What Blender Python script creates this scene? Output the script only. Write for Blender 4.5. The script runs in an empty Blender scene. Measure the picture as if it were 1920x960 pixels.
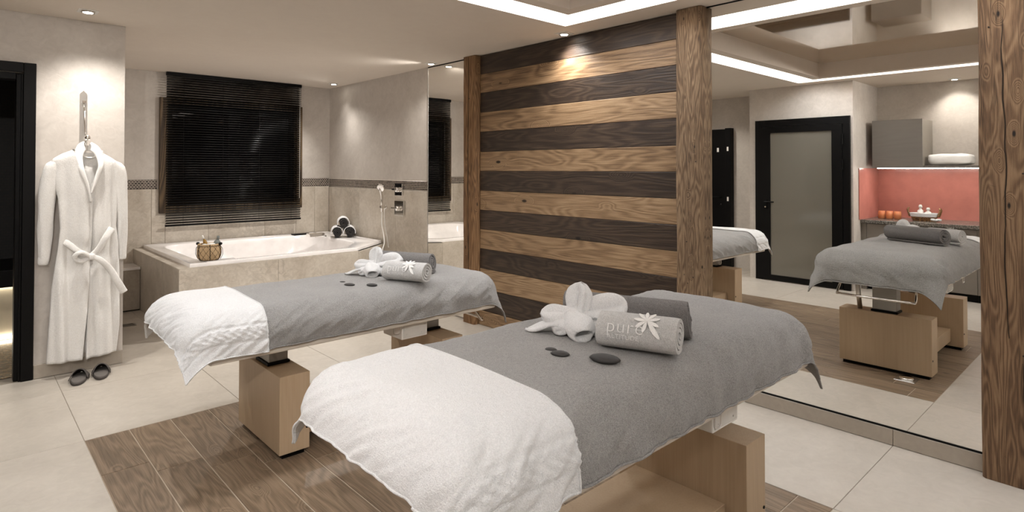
import bpy, bmesh, math, random
from mathutils import Vector, Matrix, noise
random.seed(7)
S = bpy.context.scene
COL = S.collection
PI = math.pi

# ---------------------------------------------------------------- camera
FPX, PY0, YAW, PITCH, ROLL = 1118.26, 303.14, 0.822357, 0.0132160, 0.00088773
CAMH = 1.40
CF = Vector((math.cos(YAW)*math.cos(PITCH), math.sin(YAW)*math.cos(PITCH), math.sin(PITCH)))
_r = Vector((math.sin(YAW), -math.cos(YAW), 0)); _u = _r.cross(CF)
CR = math.cos(ROLL)*_r + math.sin(ROLL)*_u
CU = -math.sin(ROLL)*_r + math.cos(ROLL)*_u
cam = bpy.data.cameras.new('camera'); camo = bpy.data.objects.new('camera', cam); COL.objects.link(camo)
cam.sensor_width = 36.0; cam.lens = FPX/1920*36.0; cam.shift_y = -(480-PY0)/1920; cam.clip_start = 0.02
m = Matrix((( CR.x, CU.x, -CF.x, 0), (CR.y, CU.y, -CF.y, 0), (CR.z, CU.z, -CF.z, CAMH), (0, 0, 0, 1)))
camo.matrix_world = m
S.camera = camo
# world: night outside
w = bpy.data.worlds.new('night'); S.world = w; w.use_nodes = True
w.node_tree.nodes['Background'].inputs[0].default_value = (0.03, 0.035, 0.05, 1)
w.node_tree.nodes['Background'].inputs[1].default_value = 0.3
S.view_settings.view_transform = 'Standard'; S.view_settings.look = 'None'
S.view_settings.exposure = 0.0; S.view_settings.gamma = 1.0; S.view_settings.use_curve_mapping = False
# light levels
COVE = 13.0
SPOT = 60.0
WARM = (1.0, 0.955, 0.90)

def pray(u, v): return CF + CR*((u-960)/FPX) - CU*((v-PY0)/FPX)
def px_y(u, v, y): d = pray(u, v); return Vector((0, 0, CAMH)) + d*(y/d.y)
def px_z(u, v, z): d = pray(u, v); return Vector((0, 0, CAMH)) + d*((z-CAMH)/d.z)

# ---------------------------------------------------------------- material helpers
MATS = {}
class NT:
    def __init__(s, name):
        s.m = bpy.data.materials.new(name); s.m.use_nodes = True; s.t = s.m.node_tree
        s.b = s.t.nodes['Principled BSDF']; MATS[name] = s.m
    def n(s, typ, **kw):
        k = s.t.nodes.new(typ)
        for a, v in kw.items(): setattr(k, a, v)
        return k
    def l(s, a, b): s.t.links.new(a, b)
    def val(s, name, v): s.b.inputs[name].default_value = v
    def math(s, op, a, b=None, c=None, clamp=False):
        k = s.n('ShaderNodeMath', operation=op); k.use_clamp = clamp
        for i, x in enumerate((a, b, c)):
            if x is None: continue
            if isinstance(x, (int, float)): k.inputs[i].default_value = x
            else: s.l(x, k.inputs[i])
        return k.outputs[0]
    def coords(s, scale=(1, 1, 1), rnd=0.0):
        tc = s.n('ShaderNodeTexCoord'); v = tc.outputs['Object']
        if rnd:
            oi = s.n('ShaderNodeObjectInfo')
            k = s.n('ShaderNodeVectorMath', operation='SCALE'); k.inputs[0].default_value = (rnd, rnd*1.7, rnd*2.3)
            s.l(oi.outputs['Random'], k.inputs['Scale'])
            a = s.n('ShaderNodeVectorMath', operation='ADD'); s.l(v, a.inputs[0]); s.l(k.outputs[0], a.inputs[1]); v = a.outputs[0]
        mp = s.n('ShaderNodeVectorMath', operation='MULTIPLY'); s.l(v, mp.inputs[0]); mp.inputs[1].default_value = scale
        return mp.outputs[0]
    def noise(s, vec, scale, detail=4, rough=.55, dist=0.0):
        k = s.n('ShaderNodeTexNoise'); s.l(vec, k.inputs['Vector'])
        k.inputs['Scale'].default_value = scale; k.inputs['Detail'].default_value = detail
        k.inputs['Roughness'].default_value = rough; k.inputs['Distortion'].default_value = dist
        return k.outputs['Fac']
    def ramp(s, fac, stops):
        k = s.n('ShaderNodeValToRGB'); e = k.color_ramp.elements
        while len(e) < len(stops): e.new(0.5)
        for i, (p, c) in enumerate(stops): e[i].position = p; e[i].color = (*c, 1)
        s.l(fac, k.inputs[0]); return k.outputs[0]
    def bump(s, h, strength, dist):
        k = s.n('ShaderNodeBump'); k.inputs['Strength'].default_value = strength; k.inputs['Distance'].default_value = dist
        s.l(h, k.inputs['Height']); s.l(k.outputs[0], s.b.inputs['Normal'])
    def mix(s, fac, a, b, mode='MIX'):
        k = s.n('ShaderNodeMix', data_type='RGBA', blend_type=mode)
        if isinstance(fac, (int, float)): k.inputs[0].default_value = fac
        else: s.l(fac, k.inputs[0])
        for i, x in ((6, a), (7, b)):
            if isinstance(x, tuple): k.inputs[i].default_value = (*x, 1)
            else: s.l(x, k.inputs[i])
        return k.outputs[2]

def srgb(r, g, b):
    f = lambda c: (c/255/12.92) if c/255 <= .04045 else ((c/255+.055)/1.055)**2.4
    return (f(r), f(g), f(b))
def plain(name, c, rough=.5, metal=0.0, spec=.5, coat=0.0):
    k = NT(name); k.val('Base Color', (*c, 1)); k.val('Roughness', rough); k.val('Metallic', metal)
    k.val('Specular IOR Level', spec); k.val('Coat Weight', coat)
    # faint tonal unevenness so no surface is a single flat value
    v = k.coords((1, 1, 1), 3.0); f = k.noise(v, 9, 3)
    k.l(k.ramp(f, [(.3, tuple(x*.93 for x in c)), (.7, tuple(min(1, x*1.05) for x in c))]), k.b.inputs['Base Color'])
    return k.m
def emit(name, c, s):
    k = NT(name); k.val('Base Color', (0, 0, 0, 1)); k.val('Emission Color', (*c, 1)); k.val('Emission Strength', s); return k.m
def plaster(name, c1, c2, rough=.55, sc=1.0, veins=False):
    k = NT(name); v = k.coords((1, 1, 1), 5.0)
    a = k.noise(v, 1.6*sc, 7, .62, .8); b = k.noise(v, 14*sc, 5, .6, 1.5)
    f = k.math('ADD', k.math('MULTIPLY', a, .65), k.math('MULTIPLY', b, .35))
    col = k.ramp(f, [(.34, c1), (.66, c2)])
    if veins:
        g = k.noise(v, 2.6*sc, 8, .6, 2.2)
        vn = k.math('SUBTRACT', 1.0, k.math('MULTIPLY', k.math('ABSOLUTE', k.math('SUBTRACT', g, .5)), 16, clamp=True), clamp=True)
        patch = k.math('MULTIPLY', vn, k.math('MULTIPLY_ADD', k.noise(v, 1.1, 2), 3.0, -1.3, clamp=True))
        col = k.mix(k.math('MULTIPLY', patch, .75), col, tuple(x*.62 for x in c1))
    k.l(col, k.b.inputs['Base Color']); k.val('Roughness', rough)
    k.bump(b, .12, .01); return k.m
def wood(name, axis, dark, mid, light, freq=1.0, rough=.5, contrast=1.0, knots=.5, fibre=1.0, cracks=0.0, bump=.25, rnd=9.0):
    k = NT(name)
    st = [1, 1, 1]; st[axis] = .13
    v = k.coords(tuple(st), rnd)
    base = k.noise(v, 3.2*freq, 2, .5, .35)
    vo = k.n('ShaderNodeTexVoronoi'); st2 = [1, 1, 1]; st2[axis] = .42
    v2 = k.coords(tuple(st2), rnd); k.l(v2, vo.inputs['Vector']); vo.inputs['Scale'].default_value = 2.6*freq
    d = vo.outputs['Distance']
    kn = k.math('SUBTRACT', 1.0, k.math('MULTIPLY', d, 4.2), clamp=True)          # bump near knot centre
    field = k.math('ADD', base, k.math('MULTIPLY', k.math('POWER', kn, 1.5), .55*knots))
    rings = k.math('MULTIPLY_ADD', k.math('SINE', k.math('MULTIPLY', field, 95)), .5, .5)
    st3 = [1, 1, 1]; st3[axis] = .018
    v3 = k.coords(tuple(st3), rnd); fib = k.noise(v3, 130*freq, 4, .7)
    broad = k.noise(v, 1.5*freq, 3, .5)
    t = k.math('ADD', k.math('MULTIPLY', rings, .30*contrast), k.math('ADD', k.math('MULTIPLY', fib, .34*fibre), k.math('MULTIPLY', broad, .42)))
    t = k.math('SUBTRACT', t, .15*contrast+.17*fibre+.21-.49)
    col = k.ramp(t, [(.28, dark), (.48, mid), (.72, light)])
    core = k.math('MULTIPLY', k.math('SUBTRACT', kn, .72, clamp=True), 7.0*knots, clamp=True)
    col = k.mix(core, col, tuple(x*.30 for x in dark))
    h = k.math('ADD', k.math('MULTIPLY', rings, .5), fib)
    if cracks:
        st4 = [1, 1, 1]; st4[axis] = .05
        v4 = k.coords(tuple(st4), rnd); cn = k.noise(v4, 7*freq, 3, .5, .3)
        cr = k.math('SUBTRACT', 1.0, k.math('MULTIPLY', k.math('ABSOLUTE', k.math('SUBTRACT', cn, .5)), 70), clamp=True)
        cr = k.math('MULTIPLY', cr, k.math('MULTIPLY_ADD', k.noise(v, 2.0, 2), 6, -3.1, clamp=True))
        nh = k.n('ShaderNodeTexVoronoi'); vv = k.coords((1, 1, .8), rnd); k.l(vv, nh.inputs['Vector']); nh.inputs['Scale'].default_value = 17
        hole = k.math('SUBTRACT', 1.0, k.math('MULTIPLY', nh.outputs['Distance'], 9.5), clamp=True)
        hole = k.math('MULTIPLY', k.math('MULTIPLY', hole, 3, clamp=True), k.math('MULTIPLY_ADD', k.noise(vv, 6, 2), 9, -4.7, clamp=True))
        dk = k.math('MAXIMUM', k.math('MULTIPLY', cr, cracks), k.math('MULTIPLY', hole, .9))
        col = k.mix(dk, col, tuple(x*.12 for x in dark))
        h = k.math('SUBTRACT', h, k.math('MULTIPLY', dk, 2.5))
    k.l(col, k.b.inputs['Base Color']); k.val('Roughness', rough); k.val('Specular IOR Level', .35)
    k.bump(h, bump, .004); return k.m
def terry(name, c1, c2, scale=420, bump=.9, sheen=.3, lim=(.36, .64)):
    k = NT(name); v = k.coords((1, 1, 1))
    f = k.noise(v, scale, 3, .7); g = k.noise(v, scale*.28, 3, .6); b = k.noise(v, 5, 3, .5)
    t = k.math('ADD', k.math('MULTIPLY', f, .72), k.math('ADD', k.math('MULTIPLY', g, .18), k.math('MULTIPLY', b, .10)))
    k.l(k.ramp(t, [(lim[0], c1), (lim[1], c2)]), k.b.inputs['Base Color'])
    k.val('Roughness', .95); k.val('Specular IOR Level', .1); k.val('Sheen Weight', sheen); k.val('Sheen Roughness', .6)
    k.bump(k.math('ADD', f, g), bump, .004); return k.m

M = dict(
 plaster=plaster('venetian_plaster', srgb(180, 172, 164), srgb(205, 198, 190), .5),
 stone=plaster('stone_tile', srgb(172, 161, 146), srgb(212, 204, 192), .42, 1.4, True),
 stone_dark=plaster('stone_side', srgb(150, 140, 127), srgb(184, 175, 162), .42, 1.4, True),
 ceil=plaster('ceiling_paint', srgb(222, 211, 199), srgb(228, 218, 206), .8, .5),
 ftile=plaster('floor_tile', srgb(168, 160, 149), srgb(190, 182, 171), .38, .9),
 grout=plain('grout', srgb(150, 140, 126), .9),
 skirt=plaster('skirting_tile', srgb(160, 150, 137), srgb(178, 168, 155), .45),
 plankf=wood('floor_plank_wood', 1, srgb(88, 73, 57), srgb(121, 103, 84), srgb(150, 130, 108), 2.1, .45, .5, .9, 1.8, 0, .2),
 groutw=plain('plank_joint', srgb(176, 162, 144), .9),
 plank_l=wood('light_oak_plank', 1, srgb(84, 64, 46), srgb(136, 110, 82), srgb(172, 146, 115), 1.7, .45, .45, 1.3, 2.0, 0, .35),
 plank_d=wood('dark_oak_plank', 1, srgb(30, 23, 19), srgb(54, 43, 35), srgb(84, 69, 56), 1.7, .45, .45, 1.0, 2.0, 0, .35),
 post=wood('old_timber', 2, srgb(58, 44, 33), srgb(112, 90, 68), srgb(160, 136, 108), 4.2, .75, .55, .9, 1.8, .9, .5),
 post_d=wood('old_timber_dark', 2, srgb(56, 41, 29), srgb(108, 83, 60), srgb(150, 122, 93), 3.2, .75, .55, 1.0, 1.8, .9, .5),
 post_w=wood('warm_timber', 2, srgb(72, 50, 32), srgb(122, 91, 61), srgb(158, 125, 90), 2.6, .7, .6, .8, 1.4, .9, .5),
 oak=wood('pale_oak_veneer', 2, srgb(164, 141, 114), srgb(182, 159, 131), srgb(196, 174, 147), 1.0, .45, .12, .02, 1.0, 0, .05),
 casing=wood('window_casing_oak', 2, srgb(50, 38, 26), srgb(78, 62, 44), srgb(104, 86, 62), 1.6, .5, 1.2, .4),
 mirror=None,
 black=plain('black_metal', srgb(7, 6, 6), .45, 0, .15),
 slat=plain('blind_slat_black', srgb(20, 19, 19), .22, .0, .6),
 chrome=plain('chrome', (.82, .8, .77), .08, 1.0),
 steel=plain('brushed_steel', (.62, .6, .57), .3, 1.0),
 greymetal=plain('grey_steel', srgb(150, 147, 142), .4, .35),
 white=plain('white_enamel', srgb(232, 229, 224), .35),
 acrylic=plain('white_acrylic', srgb(236, 232, 230), .12, 0, .5, .3),
 cream=plain('cream_vinyl', srgb(222, 214, 202), .5),
 grey_t=terry('grey_terry', srgb(114, 112, 110), srgb(182, 180, 177), 430, .9, .2, (.34, .66)),
 grey_d=terry('dark_grey_terry', srgb(90, 87, 86), srgb(138, 135, 133), 430, .9, .2, (.34, .66)),
 grey_l=terry('light_grey_terry', srgb(178, 177, 175), srgb(218, 217, 215), 380, .9, .2, (.36, .64)),
 white_t=terry('white_terry', srgb(212, 212, 212), srgb(236, 236, 236), 300, .9),
 robe=terry('robe_terry', srgb(222, 219, 214), srgb(243, 241, 238), 260, .6),
 stitch=terry('white_stitching', srgb(226, 225, 222), srgb(246, 245, 242), 600, .4),
 stitch_p=terry('pale_stitching', srgb(222, 221, 219), srgb(238, 237, 235), 600, .4),
 pebble=plain('black_basalt', srgb(44, 42, 41), .55),
 felt=plain('grey_felt', srgb(82, 77, 74), .95, 0, .1),
 felt_in=plain('grey_felt_insole', srgb(104, 99, 95), .95, 0, .1),
 blackterry=terry('black_terry', srgb(24, 22, 22), srgb(48, 45, 43), 620, .9),
 burlap=terry('burlap', srgb(158, 132, 100), srgb(204, 178, 142), 500, .6, 0),
 wire=plain('dark_wire', srgb(52, 42, 34), .5, .6),
 red=plain('red_glass', srgb(192, 124, 113), .22),
 taupe=wood('taupe_laminate', 1, srgb(98, 94, 89), srgb(112, 107, 101), srgb(122, 117, 111), 1.0, .3, .12, 0, .6, 0, .03),
 taupe_s=plain('taupe_lacquer', srgb(120, 113, 104), .4),
 orange=None, granite=None, glossy=None, frost=None, mosaic=None, mosaic_dark=None,
 wicker=wood('wicker', 1, srgb(70, 46, 26), srgb(120, 84, 50), srgb(160, 120, 78), 6, .6, 1.5),
 glassy=plain('grey_glass_bottle', srgb(120, 126, 124), .15),
 amber=plain('amber_glass', srgb(132, 98, 36), .15),
 lens=emit('lamp_lens', (1.0, .93, .82), 30.0),
 led=emit('led_strip', (.97, .98, 1.0), COVE),
 ledbar=emit('led_bar', (1.0, .93, .86), 34.0),
 benchglow=emit('bench_led', (1.0, .92, .78), 11.0),
 plastic=plain('silver_plastic', srgb(214, 211, 205), .25),
)
k = NT('mirror_glass'); k.val('Base Color', (.90, .89, .86, 1)); k.val('Metallic', 1); k.val('Roughness', 0); M['mirror'] = k.m
k = NT('orange_wax'); k.val('Base Color', (*srgb(214, 138, 92), 1)); k.val('Roughness', .5); k.val('Subsurface Weight', .3); k.val('Subsurface Radius', (.02, .008, .004)); M['orange'] = k.m
k = NT('granite'); v = k.coords((1, 1, 1)); f = k.noise(v, 70, 6, .75); k.l(k.ramp(f, [(.38, srgb(40, 38, 36)), (.5, srgb(96, 92, 86)), (.62, srgb(150, 144, 134))]), k.b.inputs['Base Color']); k.val('Roughness', .25); M['granite'] = k.m
k = NT('stretch_ceiling'); k.val('Base Color', (*srgb(180, 154, 124), 1)); k.val('Roughness', .05); k.val('Specular IOR Level', .9); k.val('Coat Weight', 1.0); k.val('Coat Roughness', .03); k.val('Coat IOR', 1.8); M['glossy'] = k.m
k = NT('frosted_glass'); k.val('Base Color', (*srgb(112, 108, 99), 1)); k.val('Roughness', .10); k.val('Specular IOR Level', .5); M['frost'] = k.m
k = NT('window_glass'); k.val('Base Color', (.01, .01, .012, 1)); k.val('Roughness', .02); M['glass'] = k.m
def mosaic(name, cols, size, mortar, rough=.25):
    k = NT(name); tc = k.n('ShaderNodeTexCoord')
    sx = k.n('ShaderNodeSeparateXYZ'); k.l(tc.outputs['Object'], sx.inputs[0])
    cb = k.n('ShaderNodeCombineXYZ'); k.l(k.math('ADD', sx.outputs[0], sx.outputs[1]), cb.inputs[0]); k.l(sx.outputs[2], cb.inputs[1])
    br = k.n('ShaderNodeTexBrick'); k.l(cb.outputs[0], br.inputs['Vector'])
    br.inputs['Scale'].default_value = 1.0; br.inputs['Brick Width'].default_value = size*1.6; br.inputs['Row Height'].default_value = size
    br.inputs['Mortar Size'].default_value = size*.12; br.inputs['Color1'].default_value = (*cols[0], 1); br.inputs['Color2'].default_value = (*cols[1], 1)
    br.inputs['Mortar'].default_value = (*mortar, 1)
    k.l(br.outputs['Color'], k.b.inputs['Base Color']); k.val('Roughness', rough)
    k.bump(br.outputs['Fac'], -.5, .004); return k.m
M['mosaic'] = mosaic('mosaic_band', (srgb(30, 24, 26), srgb(86, 74, 72)), .018, srgb(190, 180, 166))
M['mosaic_dark'] = mosaic('mosaic_dark', rough=.6, cols=(srgb(14, 10, 8), srgb(26, 19, 14)), size=.025, mortar=srgb(8, 6, 5))
k = NT('pebble_floor'); v = k.coords((1, 1, 1)); f = k.noise(v, 30, 4, .6); k.l(k.ramp(f, [(.4, srgb(70, 54, 38)), (.6, srgb(140, 116, 88))]), k.b.inputs['Base Color']); k.val('Roughness', .12); M['hfloor'] = k.m

# ---------------------------------------------------------------- object helpers
def root_loc(p):
    while p.parent: p = p.parent
    return p.location.copy()
def mk(name, V, F, mat, parent=None, smooth=False, origin=None):
    me = bpy.data.meshes.new(name)
    off = root_loc(parent) if parent else (Vector(origin) if origin is not None else Vector((0, 0, 0)))
    me.from_pydata([tuple(Vector(p)-off) for p in V], [], F); me.update()
    if isinstance(mat, str): mat = M[mat]
    me.materials.append(mat)
    bm = bmesh.new(); bm.from_mesh(me); bmesh.ops.recalc_face_normals(bm, faces=bm.faces); bm.to_mesh(me); bm.free()
    if smooth:
        for p in me.polygons: p.use_smooth = True
    o = bpy.data.objects.new(name, me); COL.objects.link(o)
    if parent: o.parent = parent
    elif origin is not None: o.location = off
    return o
def thing(name, label, cat, loc=(0, 0, 0), group=None):
    o = bpy.data.objects.new(name, None); COL.objects.link(o); o.location = loc; o.empty_display_size = .05
    tag(o, label, cat, group); return o
def tag(o, label, cat, group=None):
    o['label'] = label; o['category'] = cat
    if group: o['group'] = group
    return o
def struct(o, label=None):
    o['kind'] = 'structure'
    if label: o['label'] = label
    return o
class G:
    """collects geometry for one mesh"""
    def __init__(s): s.V = []; s.F = []
    def add(s, V, F):
        n = len(s.V); s.V += [Vector(p) for p in V]; s.F += [tuple(i+n for i in f) for f in F]; return s
    def box(s, x0, x1, y0, y1, z0, z1):
        return s.add([(x, y, z) for z in (z0, z1) for y in (y0, y1) for x in (x0, x1)],
              [(0, 2, 3, 1), (4, 5, 7, 6), (0, 1, 5, 4), (2, 6, 7, 3), (0, 4, 6, 2), (1, 3, 7, 5)])
    def rbox(s, x0, x1, y0, y1, z0, z1, r=.004, seg=2):
        bm = bmesh.new(); bmesh.ops.create_cube(bm, size=1)
        for v in bm.verts: v.co = Vector(((x0+x1)/2+v.co.x*(x1-x0), (y0+y1)/2+v.co.y*(y1-y0), (z0+z1)/2+v.co.z*(z1-z0)))
        bmesh.ops.bevel(bm, geom=list(bm.edges), offset=r, segments=seg, affect='EDGES', profile=.5)
        bm.verts.index_update(); s.add([v.co.copy() for v in bm.verts], [[v.index for v in f.verts] for f in bm.faces]); bm.free(); return s
    def tube(s, pts, r, n=10, cap=True, closed=False):
        pts = [Vector(p) for p in pts]; N = len(pts); rs = r if isinstance(r, (list, tuple)) else [r]*N
        t0 = (pts[1]-pts[0]).normalized(); a = t0.orthogonal().normalized(); V = []; 
        for i, p in enumerate(pts):
            if closed: t = (pts[(i+1) % N]-pts[i-1]).normalized()
            else: t = (pts[min(i+1, N-1)]-pts[max(i-1, 0)]).normalized()
            a = (a-t*a.dot(t)); a = a.normalized() if a.length > 1e-6 else t.orthogonal().normalized(); b = t.cross(a)
            V += [p+(a*math.cos(2*PI*j/n)+b*math.sin(2*PI*j/n))*rs[i] for j in range(n)]
        F = []
        for i in range(N if closed else N-1):
            i2 = (i+1) % N
            for j in range(n): F.append((i*n+j, i*n+(j+1) % n, i2*n+(j+1) % n, i2*n+j))
        if cap and not closed: F += [tuple(range(n))[::-1], tuple((N-1)*n+j for j in range(n))]
        return s.add(V, F)
    def lathe(s, c, prof, n=24, axis=(0, 0, 1), cap=True):
        c = Vector(c); ax = Vector(axis).normalized(); a = ax.orthogonal().normalized(); b = ax.cross(a); V = []; m_ = len(prof)
        for r, z in prof: V += [c+ax*z+(a*math.cos(2*PI*j/n)+b*math.sin(2*PI*j/n))*max(r, 1e-4) for j in range(n)]
        F = [(i*n+j, i*n+(j+1) % n, (i+1)*n+(j+1) % n, (i+1)*n+j) for i in range(m_-1) for j in range(n)]
        if cap: F += [tuple(range(n))[::-1], tuple((m_-1)*n+j for j in range(n))]
        return s.add(V, F)
    def grid(s, P, wrap=False):
        nu, nv = len(P), len(P[0]); V = [p for row in P for p in row]
        F = [(i*nv+j, (i+1)*nv+j, (i+1)*nv+(j+1) % nv, i*nv+(j+1) % nv) for i in range(nu-1) for j in range(nv if wrap else nv-1)]
        return s.add(V, F)
    def prism(s, poly, z0, z1, ax=2):
        n = len(poly)
        def mp(p, z): return (p[0], p[1], z) if ax == 2 else ((p[0], z, p[1]) if ax == 1 else (z, p[0], p[1]))
        V = [mp(p, z0) for p in poly]+[mp(p, z1) for p in poly]
        return s.add(V, [tuple(range(n))[::-1], tuple(range(n, 2*n))]+[(i, (i+1) % n, n+(i+1) % n, n+i) for i in range(n)])
    def build(s, name, mat, parent=None, smooth=False, origin=None): return mk(name, s.V, s.F, mat, parent, smooth, origin)
def auto(o, ang=35):
    me = o.data
    for p in me.polygons: p.use_smooth = True
    me.set_sharp_from_angle(angle=math.radians(ang)); return o
def slab(axis, sgn, a0, a1, b0, b1, face, depth, ch=.0015, skew=(0, 0)):
    """thin chamfered piece; visible face at coord `face` on `axis`, facing sgn"""
    def P(a, b, d):
        return {0: (d, a, b), 1: (a, d, b), 2: (a, b, d)}[axis]
    V = []
    for d, i in ((face-sgn*depth, 0), (face-sgn*ch, 0), (face, ch)):
        V += [P(a0+i, b0+i, d), P(a1-i, b0+i, d), P(a1-i, b1-i, d), P(a0+i, b1-i, d)]
    F = [(8, 9, 10, 11), (0, 1, 2, 3)]+[(j*4+i, j*4+(i+1) % 4, j*4+4+(i+1) % 4, j*4+4+i) for j in (0, 1) for i in range(4)]
    g = G(); g.add(V, F); return g

# ---------------------------------------------------------------- room shell
CEIL = 2.44; XR = 3.50; YF = 7.22; YP = 5.10; XN = -1.50; YB = -1.50
WOOD = (0.491, 2.663, 0.915, 3.765)
fl = struct(G().box(-1.7, 3.7, -1.6, 7.4, -.12, -.003).build('floor', 'grout'))
def ftile(x0, x1, y0, y1):
    g = .0016; slab(2, 1, x0+g, x1-g, y0+g, y1-g, 0.0, .008, .001).build('floor_tile', 'ftile', fl)
xs = [-1.5, -1.059, -.284, .491, 1.266, 2.041, 2.816, XR]
for (y0, y1) in ((3.765, 4.69), (4.69, 5.615), (5.615, 6.54), (6.54, YF)):
    for i in range(len(xs)-1):
        a, b = xs[i], xs[i+1]
        if y0 >= 5.6 and (b < .9 or a > 1.5): continue
        if y1 > YP and b <= .9: 
            if y0 < YP-.05: ftile(a, b, y0, YP)
            continue
        ftile(max(a, .885) if y0 >= 5.6 else a, b, y0, y1)
xs2 = [-1.5, -1.059, -.284, .491]
for (y0, y1) in ((2.815, 3.765), (1.865, 2.815), (.915, 1.865), (-.035, .915), (-1.0, -.035), (-1.5, -1.0)):
    for i in range(3): ftile(xs2[i], xs2[i+1], y0, y1)
for (y0, y1) in ((2.815, 3.765), (1.865, 2.815), (.915, 1.865)): ftile(2.663, XR, y0, y1)
for (y0, y1) in ((-.035, .915), (-1.0, -.035), (-1.5, -1.0)):
    for a, b in ((.491, 1.215), (1.215, 1.939), (1.939, 2.663), (2.663, XR)): ftile(a, b, y0, y1)
# wood-look floor planks
PW = (WOOD[1]-WOOD[0])/11; PL = .95
G().box(WOOD[0], WOOD[1], WOOD[2], WOOD[3], -.0035, -.0022).build('plank_joint_bed', 'groutw', fl)
for i in range(11):
    j = 3.285-.128*i
    while j < 3.765: j += PL
    while j > WOOD[2]:
        y1 = min(j, WOOD[3]); y0 = max(j-PL, WOOD[2]); j -= PL
        if y1-y0 < .01: continue
        g = .0024; slab(2, 1, WOOD[0]+PW*i+g, WOOD[0]+PW*(i+1)-g, y0+g, y1-g, 0.0, .008, .001).build('floor_plank', 'plankf', fl)

# right wall (behind mirrors, panelling and shower)
wr = struct(G().box(XR, XR+.2, YB-.1, YF+.2, 0, 2.9).build('wall_right', 'plaster'))
def wtiles(parent, axis, sgn, cuts, z0, z1, face, mat='stone'):
    for a, b in zip(cuts[:-1], cuts[1:]): slab(axis, sgn, a+.0012, b-.0012, z0+.001, z1, face, .012).build('wall_tile', mat, parent)
wtiles(wr, 0, -1, [5.02, 5.62, 6.42, 7.21], .003, 1.178, XR-.010)
slab(0, -1, 5.02, 7.21, 1.180, 1.278, XR-.008, .008).build('mosaic_band', 'mosaic', wr)
# far wall with window
WX0, WX1, WZ0, WZ1 = 1.64, 3.05, 1.00, 2.10
g = G(); g.box(.885, WX0, YF, YF+.2, 0, 2.9); g.box(WX1, XR, YF, YF+.2, 0, 2.9); g.box(WX0, WX1, YF, YF+.2, 0, WZ0); g.box(WX0, WX1, YF, YF+.2, WZ1, 2.9)
wf = struct(g.build('wall_far', 'plaster'))
wtiles(wf, 1, -1, [.886, 1.50, 1.63], .003, 1.190, YF-.010); wtiles(wf, 1, -1, [1.63, 2.06, 2.68, 3.06], .003, .925, YF-.010); wtiles(wf, 1, -1, [3.06, 3.30, 3.488], .003, 1.185, YF-.010)
for a, b in ((.886, 1.55), (3.12, 3.488)): slab(1, -1, a, b, 1.192, 1.288, YF-.008, .008).build('mosaic_band', 'mosaic', wf)
# window
wn = thing('window_1', 'dark night window with oak casing behind the black blind', 'window', (2.34, YF, 0)); wn['kind'] = 'structure'; del wn['category']
g = G(); g.rbox(1.565, 1.64, YF-.05, YF+.02, .93, 2.17, .004); g.rbox(3.05, 3.12, YF-.05, YF+.02, .93, 2.17, .004)
g.build('casing_side', 'casing', wn); 
G().rbox(1.64, 3.05, YF-.05, YF+.02, 2.10, 2.17, .004).build('casing_head', 'casing', wn)
G().rbox(1.64, 3.05, YF-.05, YF+.02, .93, 1.00, .004).build('casing_sill', 'casing', wn)
for a, b in ((1.64, 2.345), (2.345, 3.05)):
    g = G(); g.box(a, a+.06, YF+.03, YF+.09, 1.0, 2.1); g.box(b-.06, b, YF+.03, YF+.09, 1.0, 2.1); g.box(a+.06, b-.06, YF+.03, YF+.09, 1.0, 1.06); g.box(a+.06, b-.06, YF+.03, YF+.09, 2.04, 2.1)
    sa = g.build('sash', 'black', wn); G().box(a+.06, b-.06, YF+.05, YF+.06, 1.06, 2.04).build('pane', M['glass'], sa)
# partition with robe and dark doorway
DX0, DX1, DZ = -.60, .312, 2.04
g = G(); g.box(DX1+.0, .885, YP, YP+.14, 0, 2.6); g.box(-1.25, DX0, YP, YP+.14, 0, 2.6); g.box(DX0, DX1, YP, YP+.14, DZ, 2.6)
wp = struct(g.build('wall_partition', 'plaster'))
struct(G().box(.785, .885, YP+.14, YF+.2, 0, 2.6).build('wall_return', 'plaster'))
struct(slab(1, -1, .380, .885, .002, .092, YP-.012, .012).build('baseboard_partition', 'skirt'))
# left walls (seen in the mirrors)
g = G(); g.box(-.75, -.60, 2.37, 3.60, 0, 2.6)
wd = struct(g.build('wall_door', 'plaster'))
struct(G().box(-1.60, -.75, 2.37, 2.50, 0, 2.6).build('wall_niche_side', 'plaster'))
struct(G().box(-1.35, -.75, 3.50, 3.60, 0, 2.6).build('wall_left_return', 'plaster'))
struct(G().box(-1.35, -1.22, 3.60, YP+.14, 0, 2.6).build('wall_left', 'plaster'))
struct(G().box(-1.62, XN, YB-.1, 2.50, 0, 2.6).build('wall_niche', 'plaster'))
struct(G().box(-1.62, XR+.2, YB-.1, YB, 0, 2.6).build('wall_rear', 'plaster'))
# ceiling with lit cove
CX0, CX1, CY0, CY1 = -.40, 3.22, -.95, 2.90
g = G(); zt = CEIL+.16
g.box(-1.7, CX0, YB-.1, YF+.2, CEIL, zt); g.box(CX1, XR+.2, YB-.1, YF+.2, CEIL, zt); g.box(CX0, CX1, CY1, YF+.2, CEIL, zt); g.box(CX0, CX1, YB-.1, CY0, CEIL, zt)
struct(g.build('ceiling', 'ceil'))
SW = .265; FW = .10
def ring(g, x0, x1, y0, y1, wd_, z0, z1):
    g.box(x0, x0+wd_, y0, y1, z0, z1); g.box(x1-wd_, x1, y0, y1, z0, z1); g.box(x0+wd_, x1-wd_, y0, y0+wd_, z0, z1); g.box(x0+wd_, x1-wd_, y1-wd_, y1, z0, z1); return g
struct(ring(G(), CX0+SW, CX1-SW, CY0+SW, CY1-SW, FW, CEIL-.015, CEIL+.30).build('trim_1', 'ceil'), 'dropped inner ceiling frame inside the lit cove')
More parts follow.
